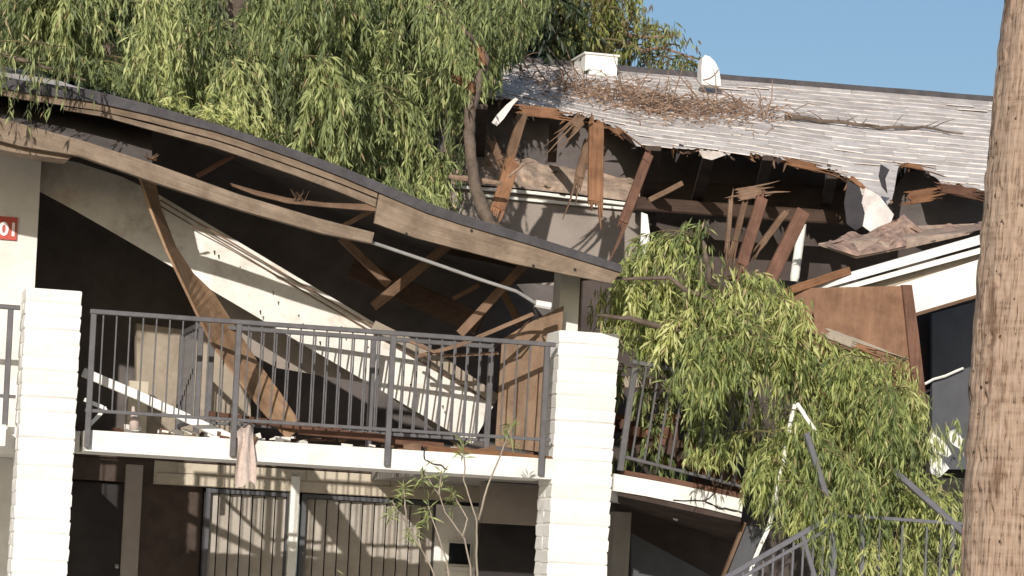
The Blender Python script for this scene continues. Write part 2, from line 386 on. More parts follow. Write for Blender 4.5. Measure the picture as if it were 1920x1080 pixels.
m = MB(); m.box((X(1150, 1000, 1.6), 1.6, 0), (X(1182, 1000, 1.6), 1.75, zpy(1165, 960, 1.6))); m.build('door_post', 'soffit', bld)
# right bay: sagging, cracked slab
tp = [(1152, 888), (1210, 898), (1270, 909), (1330, 921), (1394, 936)]
bt = [(1150, 920), (1210, 930), (1270, 942), (1330, 955), (1390, 970)]
m = MB(); m.ribbon(line(tp, 0), line(bt, 0), 1.6, 3, nrm=(0, 1, 0)); o = m.build('cracked_balcony_slab', 'slab', bld)
cr_ = MB(); cr_.tube(line([(1262, 937), (1322, 941), (1334, 930), (1344, 920)], -.004), .006, 4, 3, .008)
cr_.tube(line([(1322, 941), (1345, 952), (1368, 955), (1392, 962)], -.004), .008, 4, 3, .008); cr_.build('crack', 'black', o)
m = MB(); m.ribbon(line([(1160, 918), (1390, 968)], .02), line([(1160, 938), (1385, 1010)], 2.2), .05, nrm=(0, .3, -1)); m.build('right_soffit', 'umber', bld)
# rear upper wall of the right wing
YR = 4.8
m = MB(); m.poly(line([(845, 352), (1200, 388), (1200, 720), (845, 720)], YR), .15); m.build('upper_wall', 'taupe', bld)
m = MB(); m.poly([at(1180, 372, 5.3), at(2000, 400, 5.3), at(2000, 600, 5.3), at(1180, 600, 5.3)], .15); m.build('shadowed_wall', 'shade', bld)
t1 = MB(); t1.sweep(line([(845, 349), (1000, 362), (1200, 386)], YR - .05), pm(6, 5), .06); t1.build('wall_trim', 'frame', bld)
t1 = MB(); t1.sweep(line([(900, 366), (1000, 376), (1200, 394)], YR - .03), pm(5, 5), .04); t1.build('wall_trim', 'frame', bld)
b1 = MB(); b1.sweep(line([(1190, 382), (1400, 398), (1620, 412)], 4.5), pm(26, 4.5), .14); b1.build('wall_beam', 'dark', bld)
m = MB(); m.ribbon(line([(820, 168), (1200, 244), (1600, 286), (2000, 312)], 5.25), line([(820, 352), (1200, 392), (1600, 412), (2000, 430)], 5.25), .1, nrm=(0, 1, 0)); m.build('attic_back', 'void', bld)  # added dark sheet in place of the shade inside the attic
m = MB(); m.ribbon(line([(1190, 338), (1400, 346), (1620, 356)], 5.2), line([(1190, 382), (1400, 398), (1620, 412)], 5.2), .04, nrm=(0, 1, 0)); m.build('attic_boards', 'umber', bld)
# lumpy insulation on the plate
def lumps(name, top, bot, Y, mat, parent, amp=.12):
    mb = MB(); n = 46; k = 8
    vs, fs = [], []
    for i in range(n):
        f = i / (n - 1) * (len(top) - 1); a = min(int(f), len(top) - 2)
        for j in range(k):
            tx = top[a][0] + (top[a+1][0] - top[a][0]) * (f - a); ty = top[a][1] + (top[a+1][1] - top[a][1]) * (f - a)
            bx = bot[a][0] + (bot[a+1][0] - bot[a][0]) * (f - a); by = bot[a][1] + (bot[a+1][1] - bot[a][1]) * (f - a)
            v = j / (k - 1)
            nz = mnoise.fractal(V((i * .23, j * .4, Y)), 1, 2, 4)
            p = at(tx + (bx - tx) * v, ty + (by - ty) * v + nz * 8 * (1 - v), Y + .45 * (1 - v) - amp * nz * 1.5)
            vs.append(p)
    for i in range(n - 1):
        for j in range(k - 1): fs.append((i*k + j, (i+1)*k + j, (i+1)*k + j + 1, i*k + j + 1))
    mb.add(vs, fs); return mb.build(name, mat, parent, True)
lumps('insulation', [(845, 290), (900, 282), (960, 290), (1010, 305), (1080, 318), (1200, 335)], [(845, 345), (900, 347), (960, 352), (1010, 357), (1080, 364), (1200, 380)], 4.7, 'lump', bld)
# right end: grey doors in shade
dr = MB(); dr.poly(line([(1748, 588), (1830, 566), (1830, 880), (1748, 880)], 1.2), .05); d2 = dr.build('grey_door', 'greydoor', bld)
dr = MB(); dr.poly(line([(1690, 560), (1900, 520), (1900, 1000), (1690, 1000)], 1.4), .1); dr.build('dark_bay', 'black', bld)  # dark sheet standing in for shade behind the grey door
k_ = MB(); k_.tube(line([(1734, 720), (1750, 711), (1772, 705), (1790, 697), (1806, 690)], 1.16), .012, 5); k_.build('bent_strip', 'frame', bld)

# number plate
sg = thing('number_sign', 'small red room number plate reading 01 on the white wall at upper left', 'sign', tuple(at(10, 425, 1.19)))
q = MB(); a = at(-14, 447, 1.18); b = at(33, 408, 1.18); q.box((a.x, 1.175, a.z), (b.x, 1.199, b.z)); q.build('plate', 'sign', sg)
cu_ = bpy.data.curves.new('digits', 'FONT'); cu_.body = '01'; cu_.size = .155; cu_.extrude = .003; cu_.offset = .004
to = bpy.data.objects.new('digits_tmp', cu_); C.objects.link(to)
me = bpy.data.meshes.new_from_object(to.evaluated_get(bpy.context.evaluated_depsgraph_get())); bpy.data.objects.remove(to)
me.materials.append(MT['digit']); do = bpy.data.objects.new('digits', me); C.objects.link(do); do.parent = sg
do.rotation_euler = (R(90), 0, 0); do.location = V((at(-2, 440, 1.17).x, 1.17, at(-2, 440, 1.17).z)) - wloc(sg)

# ------------------------------------------------------------------ brick pillars
def brickmesh(wd, dp, h, seed):
    rnd = random.Random(seed); mb = MB(); c = .022; vs = []
    rows = [(0.0012, .0045), (h * .12, .0005), (h * .86, -.001), (h - .0012, .0035)]
    for z, ins in rows:
        for sx, sy in ((-1, -1), (1, -1), (1, 1), (-1, 1)):
            vs.append((sx * (wd / 2 - ins) + rnd.uniform(-.005, .005), sy * (dp / 2 - ins * .8) + rnd.uniform(-.003, .003), z + rnd.uniform(-.002, .002)))
    fs = [(3, 2, 1, 0), (12, 13, 14, 15)]
    for r_ in range(3):
        for j in range(4):
            k = (j + 1) % 4; fs.append((r_*4 + j, r_*4 + k, r_*4 + 4 + k, r_*4 + 4 + j))
    mb.add(vs, fs); me = mb.mesh('brick'); me.materials.append(MT['brick']); return me
BR = [brickmesh(.452, .215, .107, s_) for s_ in range(4)]
def pillar(pl, pr, pyb, pyt, label):
    x0, x1 = at(pl, pyb, 0).x, at(pr, pyb, 0).x; zt = at((pl + pr) / 2, pyt, 0).z
    wd = x1 - x0; t = thing('brick_pillar', label, 'pillar', ((x0 + x1) / 2, .22, 0), 'white slump brick pillars')
    c = MB(); c.box((x0 + .008, .009, 0), (x1 - .008, .433, zt - .02)); c.build('mortar_core', 'mortar', t)
    n = int(zt / .107); h = zt / n
    for i in range(n):
        for j in range(2):
            o = bpy.data.objects.new('brick', random.choice(BR)); C.objects.link(o); o.parent = t
            o.location = (random.uniform(-.003, .003), -.111 + j * .222 + random.uniform(-.003, .003), i * h)
            o.scale = (wd / .452 * (-1 if random.random() < .5 else 1), 1, h / .107)
    return t
pillar(36, 141, 800, 541, 'white brick pillar at left of the main balcony, beside the number sign wall')
pillar(1040, 1152, 800, 622, 'white brick pillar between the main balcony and the fallen tree')

# ------------------------------------------------------------------ railings
BAL = {}
def rail_run(t, a, b, z0, zr, posts, Y0=None, Y1=None, zb=None, bal=.107, post_bottom=None, mat='rail', pw=.046):
    """a, b: world xy ends at slab; z0 foot, zr top rail"""
    a, b = V(a), V(b); L = (b - a).length; d = (b - a) / L
    q = MB(); q.sweep([a + V((0, 0, zr)), b + V((0, 0, zr))], .038, .045); q.build('top_rail', mat, t)
    q = MB(); q.sweep([a + V((0, 0, zb)), b + V((0, 0, zb))], .028, .03); q.build('bottom_rail', mat, t)
    for s in posts:
        p = a + d * s; q = MB(); q.sweep([p + V((0, 0, post_bottom if post_bottom else z0)), p + V((0, 0, zr - .02))], pw, pw); q.build('post', mat, t)
    n = int(L / bal); key = (mat, round(zr - zb, 3))
    for i in range(1, n):
        s = i * L / n
        if min([abs(s - x) for x in posts] + [9]) < .045: continue
        p = a + d * s
        if key not in BAL:
            q = MB(); q.sweep([p + V((0, 0, zb + .01)), p + V((0, 0, zr - .02))], .012, .012)
            BAL[key] = q.build('baluster', mat, t, org=p)
        else: piece(BAL[key], t, p)
ZBR = ZT + .155
rl = thing('balcony_railing', 'grey metal railing along the main balcony front between both brick pillars', 'railing', (X(165, 800), -.04, ZT), 'grey balcony railings')
xa, xb = X(163, 700, -.03), X(1036, 740, -.03)
fr_ = [.03, X(437, 830, -.03) - xa, X(726, 850, -.03) - xa, X(1014, 880, -.03) - xa]
rail_run(rl, (xa, -.035, 0), (xb, -.035, 0), ZT, ZR, fr_, zb=ZBR, post_bottom=ZB + .03)
ri = thing('balcony_railing', 'second grey railing guarding the stairwell behind the main balcony railing', 'railing', (X(375, 800, .75), .75, ZT), 'grey balcony railings')
xi = X(372, 620, .75); xj = X(925, 650, .75); ZRI = at(600, 627, .75).z
rail_run(ri, (xi, .73, 0), (xj, .73, 0), ZT, ZRI, [.02, X(398, 620, .75) - xi, X(700, 640, .75) - xi, xj - xi - .02], zb=ZBR)
rail_run(ri, (xi, .76, 0), (xi, 1.75, 0), ZT, ZRI, [.98], zb=ZBR)
rleft = thing('balcony_railing', 'short grey railing left of the first brick pillar, below the red plate', 'railing', (X(0, 800), .15, ZT), 'grey balcony railings')
x2 = X(38, 577, .15); x3 = X(-400, 600, .15)
rail_run(rleft, (x3, .15, 0), (x2, .15, 0), ZT, at(20, 576, .15).z, [X(14, 700, .15) - x3], zb=at(14, 743, .15).z)
rr = thing('balcony_railing', 'leaning grey railing on the cracked right balcony, half buried in leaves', 'railing', tuple(at(1160, 890, 0)), 'grey balcony railings')
def seg(t, name, p, q_, wd, mat='rail', Y=-.05):
    mb = MB(); mb.sweep(line([p, q_], Y), pm(wd), pm(wd)); return mb.build(name, mat, t)
seg(rr, 'top_rail', (1185, 678), (1300, 700), 8); seg(rr, 'bottom_rail', (1165, 855), (1390, 912), 6); seg(rr, 'post', (1190, 690), (1163, 882), 11)
for i in range(9):
    f = i / 8; seg(rr, 'baluster', (1212 + 24 * i, 688 + 5 * i), (1184 + 24 * i, 860 + 6 * i), 3.6)

# ------------------------------------------------------------------ collapsed roof over the balcony
YF = -.4
rf = thing('collapsed_roof', 'sagging front roof with weathered fascia boards collapsed over the main balcony', 'roof', (0, .5, 4.5))
edge = EDGE
eb = [(x, y + d_) for (x, y), d_ in zip(edge, [24, 24, 22, 22, 19, 17, 15, 15, 17, 19, 20, 20, 19, 17, 16, 15])]
m = MB(); m.ribbon(line(edge, YF - .03), line(eb, YF - .03), .05, 2, nrm=(0, 1, 0)); m.build('roof_edge', 'flash', rf)
sl_ = SLP
front = [p + V((0, .03, -.012)) for p in FR]
back = [p + V((0, 5.4, 5.4 * k)) for p, k in zip(front, sl_)]
m = MB(); m.ribbon(front, back, -.05, 2, nrm=(0, 0, 1)); m.build('roof_deck', 'shingle', rf)
front2 = [p + V((0, .06, -.08)) for p in front]; back2 = [p + V((0, 0, -.08)) for p in back]
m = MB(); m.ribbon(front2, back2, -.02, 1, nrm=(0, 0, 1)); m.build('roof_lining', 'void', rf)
# added dark sheet blocking sun and darkening the attic gap, and the soffit back to the wall
m = MB(); m.ribbon(line([(-400, 85), (-90, 152), (40, 180), (170, 198), (285, 226)], .5), line([(-400, 128), (-90, 203), (40, 239), (150, 268), (285, 313)], -.29), .02, 2); m.build('attic_gap_sheet', 'void', rf)
m = MB(); m.ribbon(line([(-400, 168), (-90, 240), (40, 272), (134, 291)], -.33), line([(-400, 160), (-90, 236), (40, 268), (134, 287)], 1.19), .03, 2, nrm=(0, 0, 1)); m.build('soffit', 'taupe', rf)
# two split boards
def boards(name, top, bot, mat, th, Y, seg_=3):
    mb = MB(); mb.ribbon(line(top, Y), line(bot, Y), th, seg_, nrm=(0, 1, 0)); return mb.build(name, mat, rf)
boards('fascia_board', [(-400, 79), (-90, 146), (40, 172), (180, 191), (278, 214), (400, 246), (450, 262), (560, 301), (640, 332), (708, 362)],
       [(-400, 92), (-90, 158), (40, 186), (180, 206), (278, 228), (400, 260), (450, 276), (560, 315), (640, 344), (707, 371)], 'board', .04, YF)
boards('split_fascia_strip', [(120, 200), (192, 210), (278, 232), (400, 263), (450, 279), (560, 318), (640, 347), (706, 374)],
       [(120, 206), (192, 218), (278, 242), (400, 275), (450, 292), (560, 331), (640, 361), (704, 388)], 'board2', .04, YF + .012)
boards('end_fascia', [(711, 363), (800, 399), (870, 422), (990, 458), (1100, 492), (1163, 512)],
       [(702, 418), (780, 446), (880, 472), (960, 493), (1060, 514), (1146, 531)], 'board', .045, YF - .005)
for px, py in ((884, 432), (762, 438), (1078, 505), (1000, 498)):
    q = MB(); q.tube([at(px, py, YF - .02), at(px, py, YF + .02)], .012, 6); q.build('nail_hole', 'black', rf)
boards('soffit_beam', [(-400, 122), (-90, 196), (40, 232), (150, 262), (300, 311), (450, 365), (600, 410), (702, 436)],
       [(-400, 166), (-90, 240), (40, 274), (150, 292), (300, 345), (450, 393), (600, 436), (697, 456)], 'board2', .09, YF + .02)
boards('soffit_edge', [(-90, 246), (40, 276), (95, 284), (135, 292)], [(-90, 262), (40, 288), (95, 295), (128, 299)], 'board', .3, YF + .1)
boards('split_strip', [(432, 343), (480, 357), (540, 371), (610, 380), (706, 383)], [(436, 349), (480, 366), (540, 381), (610, 388), (704, 396)], 'tanw', .05, YF + .03)
tf = MB()
for i in range(9):
    x = 565 + random.uniform(-14, 12); tf.sweep([at(x, 374, YF), at(x + random.uniform(-14, 12), 357 + random.uniform(-4, 8), YF - .03)], [.006, .002], .005)
for i in range(7): tf.sweep([at(285 + random.uniform(-10, 10), 300, YF + .05), at(285 + random.uniform(-16, 16), 287 + random.uniform(-3, 6), YF)], [.016, .004], .012)
kind(tf.build('splinters', 'tanw', rf), 'stuff')
# attic trusses seen below the fascia
for nm, p, q_, wd, Ya, Yb, mt in (
    ('truss_member', (640, 445), (728, 533), 16, .9, 1.0, 'tanw'), ('truss_member', (842, 458), (700, 575), 19, .6, .9, 'tanw'),
    ('truss_member', (985, 494), (862, 626), 17, .4, .6, 'tanw'), ('truss_member', (935, 530), (975, 610), 14, .8, .9, 'tanw'),
    ('truss_member', (900, 533), (850, 560), 9, 1.3, 1.5, 'tanw'), ('truss_chord', (660, 500), (900, 610), 44, 1.8, 1.2, 'dark'),
    ('truss_member', (440, 290), (370, 330), 9, .4, .6, 'redwood'),
    ('truss_member', (702, 392), (640, 425), 9, .1, .3, 'tanw'), 
    ('truss_chord', (980, 500), (830, 470), 12, 1.6, 1.6, 'dark'), ('truss_member', (260, 300), (330, 330), 7, .3, .4, 'tanw')):
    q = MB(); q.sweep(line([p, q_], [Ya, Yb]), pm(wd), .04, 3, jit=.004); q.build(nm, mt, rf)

# slumped ceiling panel
pn = thing('slumped_panel', 'long cream wall panel slumped diagonally behind the main railing', 'panel', tuple(at(600, 640, 1.4)))
up = [(70, 288), (150, 306), (230, 332), (300, 366), (360, 402), (430, 443), (500, 485), (570, 527), (640, 568), (740, 628), (840, 687), (935, 744)]
lo = [(70, 356), (140, 394), (210, 434), (280, 475), (345, 513), (400, 546), (470, 587), (540, 629), (620, 676), (720, 735), (800, 783), (885, 833)]
m = MB(); m.ribbon(line(up, [1.6, 1.25, 1.2]), line(lo, [1.5, 1.0, .95]), .05, 3, nrm=(0, 1, .1)); m.build('panel_face', 'siding', pn)
for off, wd in ((9, 3), (20, 2.2)):
    q = MB(); q.sweep(line([(x, y + off) for x, y in up[3:]], [1.2, 1.16, 1.12]), pm(wd), .012, 2); q.build('trim_strip', 'tanw', pn)
q = MB(); q.sweep(line([(700, 610), (800, 660), (930, 748)], 1.05), pm(20), .03, 2); q.build('edge_batten', 'tan', pn)
for px, py in ((402, 470), (410, 478), (488, 582), (512, 545), (560, 590), (600, 640), (700, 690), (640, 612), (770, 720), (830, 760), (450, 500), (690, 650)):
    q = MB(); q.tube([at(px, py, .90), at(px + 1, py + random.uniform(2, 9), .90)], [.009, .004], 5); q.build('torn_nail_hole', 'umber', pn)
rgv = thing('dark_panel', 'shaded grey brown wall panel below the slumped cream panel', 'panel', tuple(at(560, 650, 1.7)))
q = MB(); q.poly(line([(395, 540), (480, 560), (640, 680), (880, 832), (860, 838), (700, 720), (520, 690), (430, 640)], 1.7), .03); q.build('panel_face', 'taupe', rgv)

# twisted plank
pk = MB()
Lp = [(262, 328), (285, 395), (315, 470), (352, 547), (372, 590), (400, 645), (440, 700), (490, 765), (540, 822)]
Rp = [(290, 335), (304, 395), (330, 462), (363, 512), (402, 550), (440, 610), (485, 680), (525, 735), (568, 800)]
pk.ribbon(line(Lp, [.1, .3, .45, .35]), line(Rp, [.3, .75, .8, .45]), .022, 4)
tag(pk.build('twisted_plank', 'plank', None, org=at(550, 815, .3)), 'long twisted tan plank hanging from the soffit down to the balcony floor', 'plank')
# plywood leaning by the right pillar
pw = MB(); pw.poly([at(941, 636, .9), at(1000, 601, .6), at(1057, 573, .3), at(1046, 720, .28), at(1030, 850, .25), at(975, 842, .6), at(928, 836, .9)], .02, (.3, 1, 0))
tag(pw.build('plywood_sheet', 'ply', None, org=at(990, 845, .5)), 'brown plywood sheet standing against the second brick pillar', 'plywood')
# wires and sticks over it
for pts, wd, mt, lb in (([(786, 668), (860, 648), (1000, 588)], 8, 'tanw', 'long thin stick resting on the railing top beside the plywood sheet'),
                        ([(925, 650), (965, 632), (1003, 586)], 4, 'dark', 'dark thin stick slanting across the upper corner of the plywood'),
                        ([(770, 640), (830, 668), (935, 662)], 6, 'tanw', 'broken thin batten behind the railing near the end of the cream panel')):
    q = MB(); q.sweep(line(pts, [.55, .3, .15]), pm(wd), pm(wd), 2, jit=.004)
    tag(q.build('stick', mt, None, org=at(*pts[0], .5)), lb, 'stick', 'loose sticks on the balcony')
# conduit with lamp head
cn = thing('hanging_conduit', 'thin grey conduit hanging below the soffit with a small white lamp on its end', 'conduit', tuple(at(700, 455, -.2)))
q = MB(); q.tube(line([(680, 449), (720, 462), (800, 489), (900, 524), (968, 546), (988, 558), (1008, 571)], [-.32, -.15, -.05]), pm(3.4), 8, 2); q.build('pipe', 'pipe', cn, True)
q = MB(); q.sweep(line([(1004, 569), (1032, 574)], -.05), pm(13), .07, 2, cham=.3); q.build('lamp_head', 'panelwhite', cn)
for k in range(3):
    q = MB(); q.tube(line([(1000, 574), (1004 + k * 2, 590), (998 + 5 * k, 600)], -.03), .004, 4, 3); q.build('wire', 'black', cn)

# things on the balcony floor
q = MB(); q.sweep(line([(156, 698), (260, 742), (432, 822)], [.42, .3, .12]), pm(17), .05, 3); q.build('b', 'panelwhite', None, org=at(430, 820, .2))
o = bpy.data.objects['b']; o.name = 'white_bar'; tag(o, 'white painted bar lying diagonally inside the left end of the main railing', 'bar')
q = MB(); q.sweep(line([(158, 749), (198, 766)], .12), pm(7), .02); q.sweep(line([(199, 765), (163, 802)], .1), pm(7), .02)
tag(q.build('bent_strip', 'panelwhite', None, org=at(163, 803, .1)), 'small bent white metal strip beside the left pillar on the balcony', 'metal strip')
q = MB(); q.tube([at(252, 806, .1), at(252, 784, .1), at(250, 770, .1), at(250, 762, .1)], [pm(9), pm(9), pm(3.5), pm(3)], 8)
tag(q.build('bottle', 'cloth', None, True, org=at(252, 806, .1)), 'small pale bottle standing on the balcony edge near the left pillar', 'bottle')
q = MB()
q.sweep(line([(392, 777), (500, 792), (640, 808)], .34), pm(13), .06, 4, jit=.006)
tag(q.build('fallen_board', 'redwood', None, org=at(500, 795, .3)), 'reddish board lying on the balcony behind the hanging rag', 'board', 'reddish boards along the balcony')
q = MB(); q.sweep(line([(560, 806), (700, 820), (830, 838)], .14), pm(15), .06, 4, jit=.006)
tag(q.build('fallen_board', 'redwood', None, org=at(700, 825, .2)), 'reddish board lying along the balcony edge at the foot of the twisted plank', 'board', 'reddish boards along the balcony')
q = MB(); q.sweep(line([(800, 842), (920, 850), (1038, 862)], .04), pm(12), .06, 4, jit=.006)
tag(q.build('fallen_board', 'fresh', None, org=at(920, 858, .1)), 'orange board lying along the balcony edge under the plywood sheet', 'board', 'reddish boards along the balcony')
q = MB(); q.ribbon(line([(1168, 881), (1270, 899), (1392, 925)], -.01), line([(1168, 889), (1270, 908), (1392, 935)], -.01), .1, 3)
tag(q.build('fallen_board', 'redwood', None, org=at(1270, 905, .05)), 'dark red board along the top of the cracked right balcony', 'board', 'reddish boards along the balcony')
# rag
rg = MB(); vs, fs = [], []
for i in range(12):
    for j in range(9):
        v = i / 11; u = j / 8
        px = 443 + 35 * u + 3 * math.sin(v * 5 + u * 4); py = 796 + 112 * v + 6 * math.sin(u * 7)
        y = -.075 - .03 * math.sin(u * 11 + v * 3) + (.16 * (1 - v * 7) if v < .15 else 0)
        vs.append(at(px, py, y))
for i in range(11):
    for j in range(8): fs.append((i*9 + j, i*9 + j + 1, (i+1)*9 + j + 1, (i+1)*9 + j))
rg.add(vs, fs); tag(rg.build('rag', 'cloth', None, True, org=at(460, 800, -.05)), 'pale pinkish rag draped over the balcony edge beside a railing post', 'cloth')
# rubble
def shards(n, pts, Y0, Y1, mats, label, name, cat, smin, smax):
    t = thing(name, label, cat, tuple(at(pts[0][0], pts[0][1], (Y0 + Y1) / 2)))
    mb = {k: MB() for k in mats}
    for i in range(n):
        k = random.choice(mats); f = random.random() * (len(pts) - 1); a = int(f)
        px = pts[a][0] + (pts[a+1][0] - pts[a][0]) * (f - a); py = pts[a][1] + (pts[a+1][1] - pts[a][1]) * (f - a)
        c = at(px, py, random.uniform(Y0, Y1)) + V((0, 0, random.uniform(0, .05)))
        s = random.uniform(smin, smax); an = random.uniform(0, math.pi)
        d = V((math.cos(an), math.sin(an) * .5, random.uniform(-.2, .35))) * s
        mb[k].sweep([c - d * .5, c + d * .5], [s * random.uniform(.15, .5), s * random.uniform(.05, .4)], s * random.uniform(.05, .2))
    for k in mats: kind(mb[k].build('rubble', k, t), 'stuff')
    return t
shards(60, [(200, 812), (500, 828), (800, 846), (1000, 862)], .02, .7, ['redwood', 'tanw', 'siding'], 'scattered wood and plaster scraps on the main balcony floor', 'rubble', 'rubble', .04, .2)
shards(70, [(1170, 800), (1260, 850), (1380, 915)], .2, 1.2, ['redwood', 'fresh', 'dark'], 'heap of splintered timber behind the leaning railing', 'rubble', 'rubble', .15, .5)
for pts, wd, mt, lb in (([(1262, 775), (1250, 880)], 30, 'fresh', 'orange upright board behind the leaning railing on the right balcony'),
                        ([(1296, 790), (1300, 890)], 24, 'redwood', 'red upright board next to the orange one behind the leaning railing'),
                        ([(1160, 715), (1250, 722), (1300, 740)], 22, 'tan', 'stucco covered strip lying across behind the leaning railing')):
    q = MB(); q.sweep(line(pts, .5), pm(wd), .04, 3, jit=.01); tag(q.build('broken_board', mt, None, org=at(*pts[-1], .5)), lb, 'board', 'boards on the right balcony')

# ------------------------------------------------------------------ torn right roof
RIDGE = [(820, 103), (960, 115), (1100, 128), (1315, 146), (1500, 161), (1700, 177), (1900, 194)]
def ip(L, x):
    for a, b in zip(L, L[1:]):
        if x <= b[0] or b is L[-1]: return a[1] + (b[1] - a[1]) * (x - a[0]) / (b[0] - a[0])
BASE = [(820, 182), (1000, 240), (1200, 300), (1400, 330), (1600, 372), (1900, 400)]
YEDGE = [(820, 3.4), (1200, 2.9), (1900, 2.0)]
DR = 33.5
def roofpt(px, py, up=0.0):
    e, r_ = ip(BASE, px), ip(RIDGE, px); De = 25 + ip(YEDGE, px); v = (e - py) / (e - r_)
    D = 1 / (1 / De + (1 / DR - 1 / De) * v); return at(px, py, D - 25) + V((0, -.25 * up, up))
def roofs(px, s):                                  # s: 0 at the eave, 1 at the ridge, even along the slope
    e, r_ = ip(BASE, px), ip(RIDGE, px); De = 25 + ip(YEDGE, px); D = De + (DR - De) * s
    v = (1 / De - 1 / D) / (1 / De - 1 / DR); return px, e + (r_ - e) * v
TORN = [(835, 150), (850, 166), (880, 176), (905, 176), (935, 184), (960, 182), (975, 198), (1010, 203), (1040, 203), (1065, 214), (1085, 210), (1105, 217), (1135, 228), (1160, 243), (1178, 250), (1192, 270), (1240, 272), (1300, 277), (1345, 279), (1362, 286), (1400, 284), (1450, 291), (1475, 299), (1490, 295), (1530, 312), (1555, 313), (1580, 327), (1600, 337), (1617, 352), (1640, 366), (1662, 384), (1674, 370), (1652, 345), (1645, 320), (1655, 303), (1685, 306), (1712, 301), (1735, 318), (1757, 331), (1768, 345), (1800, 343), (1822, 352), (1850, 356), (1900, 362)]
top_ = [(x, ip(RIDGE, x)) for x in (1900, 1700, 1500, 1315, 1200, 1100, 960, 850)]
outline = TORN + top_
def inside(P, x, y):
    c = False; n = len(P); j = n - 1
    for i in range(n):
        if (P[i][1] > y) != (P[j][1] > y) and x < (P[j][0] - P[i][0]) * (y - P[i][1]) / (P[j][1] - P[i][1]) + P[i][0]: c = not c
        j = i
    return c
def deck(off, thick, low, x0, x1, step=4, rows_=14):
    """roof sheet following the slope, its lower edge running along low"""
    mb = MB(); xs = []; x = x0
    while x < x1: xs.append(x); x += step * random.uniform(.6, 1.4)
    xs.append(x1); vs, us, fs = [], [], []; n = rows_ + 1
    for x in xs:
        yb = ip(low, x) + random.uniform(-2.2, 2.2); yt = ip(RIDGE, x)
        for k in range(n):
            p = roofpt(x, yb + (yt - yb) * k / rows_) + V((0, 0, off)); vs += [p, p - V((0, 0, thick))]; us += [(x / 200, k / 9, 0)] * 2
    m_ = len(xs); a = lambda i, k, b: (i * n + k) * 2 + b
    for i in range(m_ - 1):
        for k in range(rows_):
            fs += [(a(i,k,0), a(i+1,k,0), a(i+1,k+1,0), a(i,k+1,0)), (a(i,k,1), a(i,k+1,1), a(i+1,k+1,1), a(i+1,k,1))]
        fs += [(a(i,0,0), a(i,0,1), a(i+1,0,1), a(i+1,0,0)), (a(i,rows_,0), a(i+1,rows_,0), a(i+1,rows_,1), a(i,rows_,1))]
    for i in (0, m_ - 1):
        for k in range(rows_): fs.append((a(i,k,0), a(i,k+1,0), a(i,k+1,1), a(i,k,1)))
    mb.add(vs, fs, us); return mb
tr_ = thing('torn_roof', 'pale shingled roof of the right wing with its eave torn open', 'roof', tuple(roofpt(1400, 250)))
# subdivide outline with jitter for a ragged edge
jag = []
for (x0, y0), (x1, y1) in zip(TORN, TORN[1:]):
    for i in range(3):
        f = i / 3; jag.append((x0 + (x1 - x0) * f + (random.uniform(-3, 3) if i else 0), y0 + (y1 - y0) * f + (random.uniform(-3, 4) if i else 0)))
jag.append(TORN[-1]); outl = jag + top_
MONO = []
for p_ in TORN:
    if not MONO or p_[0] > MONO[-1][0] + 1: MONO.append(p_)
deck(-.010, .006, MONO, 836, 1899).build('underlay', 'shingle', tr_)
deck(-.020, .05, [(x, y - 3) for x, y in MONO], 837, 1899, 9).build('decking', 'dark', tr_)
bk = MB(); rp = [roofpt(x, ip(RIDGE, x)) + V((0, 0, -.03)) for x in (840, 1000, 1200, 1400, 1600, 1900)]
bk.ribbon(rp, [p + V((0, 5, -1.6)) for p in rp], .05, 1, nrm=(0, 0, -1)); bk.build('rear_slope', 'shingle', tr_)
cp = MB(); cp.sweep([roofpt(x, ip(RIDGE, x), .01) + V((0, 0, random.uniform(-.004, .004))) for x in range(850, 1901, 50)], .10, .035); cp.build('ridge_cap', 'flash', tr_)
# shingles
rows = 24; shs = []
for r_ in range(-3, rows):
    s0, s1 = (r_ - .25) / rows, (r_ + 1) / rows
    x = 830 - random.uniform(0, 50)
    while x < 1895:
        wpx = random.uniform(40, 62); cx, cy = roofs(x + wpx / 2, (s0 + s1) / 2)
        ok = inside(outl, cx, cy) and inside(outl, x + 6, cy + 1) and inside(outl, x + wpx - 6, cy + 1) and s1 <= 1.0
        if ok: shs.append((r_, x, wpx, s0, s1, cy))
        x += wpx + .8
shs.sort(key=lambda q: -(q[5] - ip(RIDGE, q[1] + 20)) - q[1] * .02)
rest = {'shingle': MB(), 'shingle2': MB()}
for i, (r_, x, wpx, s0, s1, cy) in enumerate(shs):
    P = []
    lift = random.uniform(.006, .014) + (.018 * random.random() if random.random() < .05 else 0)
    for (qx, qs, up_) in ((x, s0, lift), (x + wpx, s0, lift + random.uniform(-.006, .006)), (x + wpx, s1, .002), (x, s1, .002)):
        P.append(roofpt(*roofs(min(max(qx, 821), 1899), qs)) + V((0, 0, up_)))
    b_ = [p - V((0, 0, .011)) for p in P]; mat_ = 'shingle2' if random.random() < max(.12, (cy - 190) / 130) else 'shingle'
    vs = P + b_; fs = [(0, 1, 2, 3), (7, 6, 5, 4), (0, 4, 5, 1), (1, 5, 6, 2), (2, 6, 7, 3), (3, 7, 4, 0)]
    if i < 290: MB().add(vs, fs).build('shingle', mat_, tr_)
    else: rest[mat_].add(vs, fs)
for k in rest:
    if rest[k].v: kind(rest[k].build('upper_shingles', k, tr_), 'stuff')
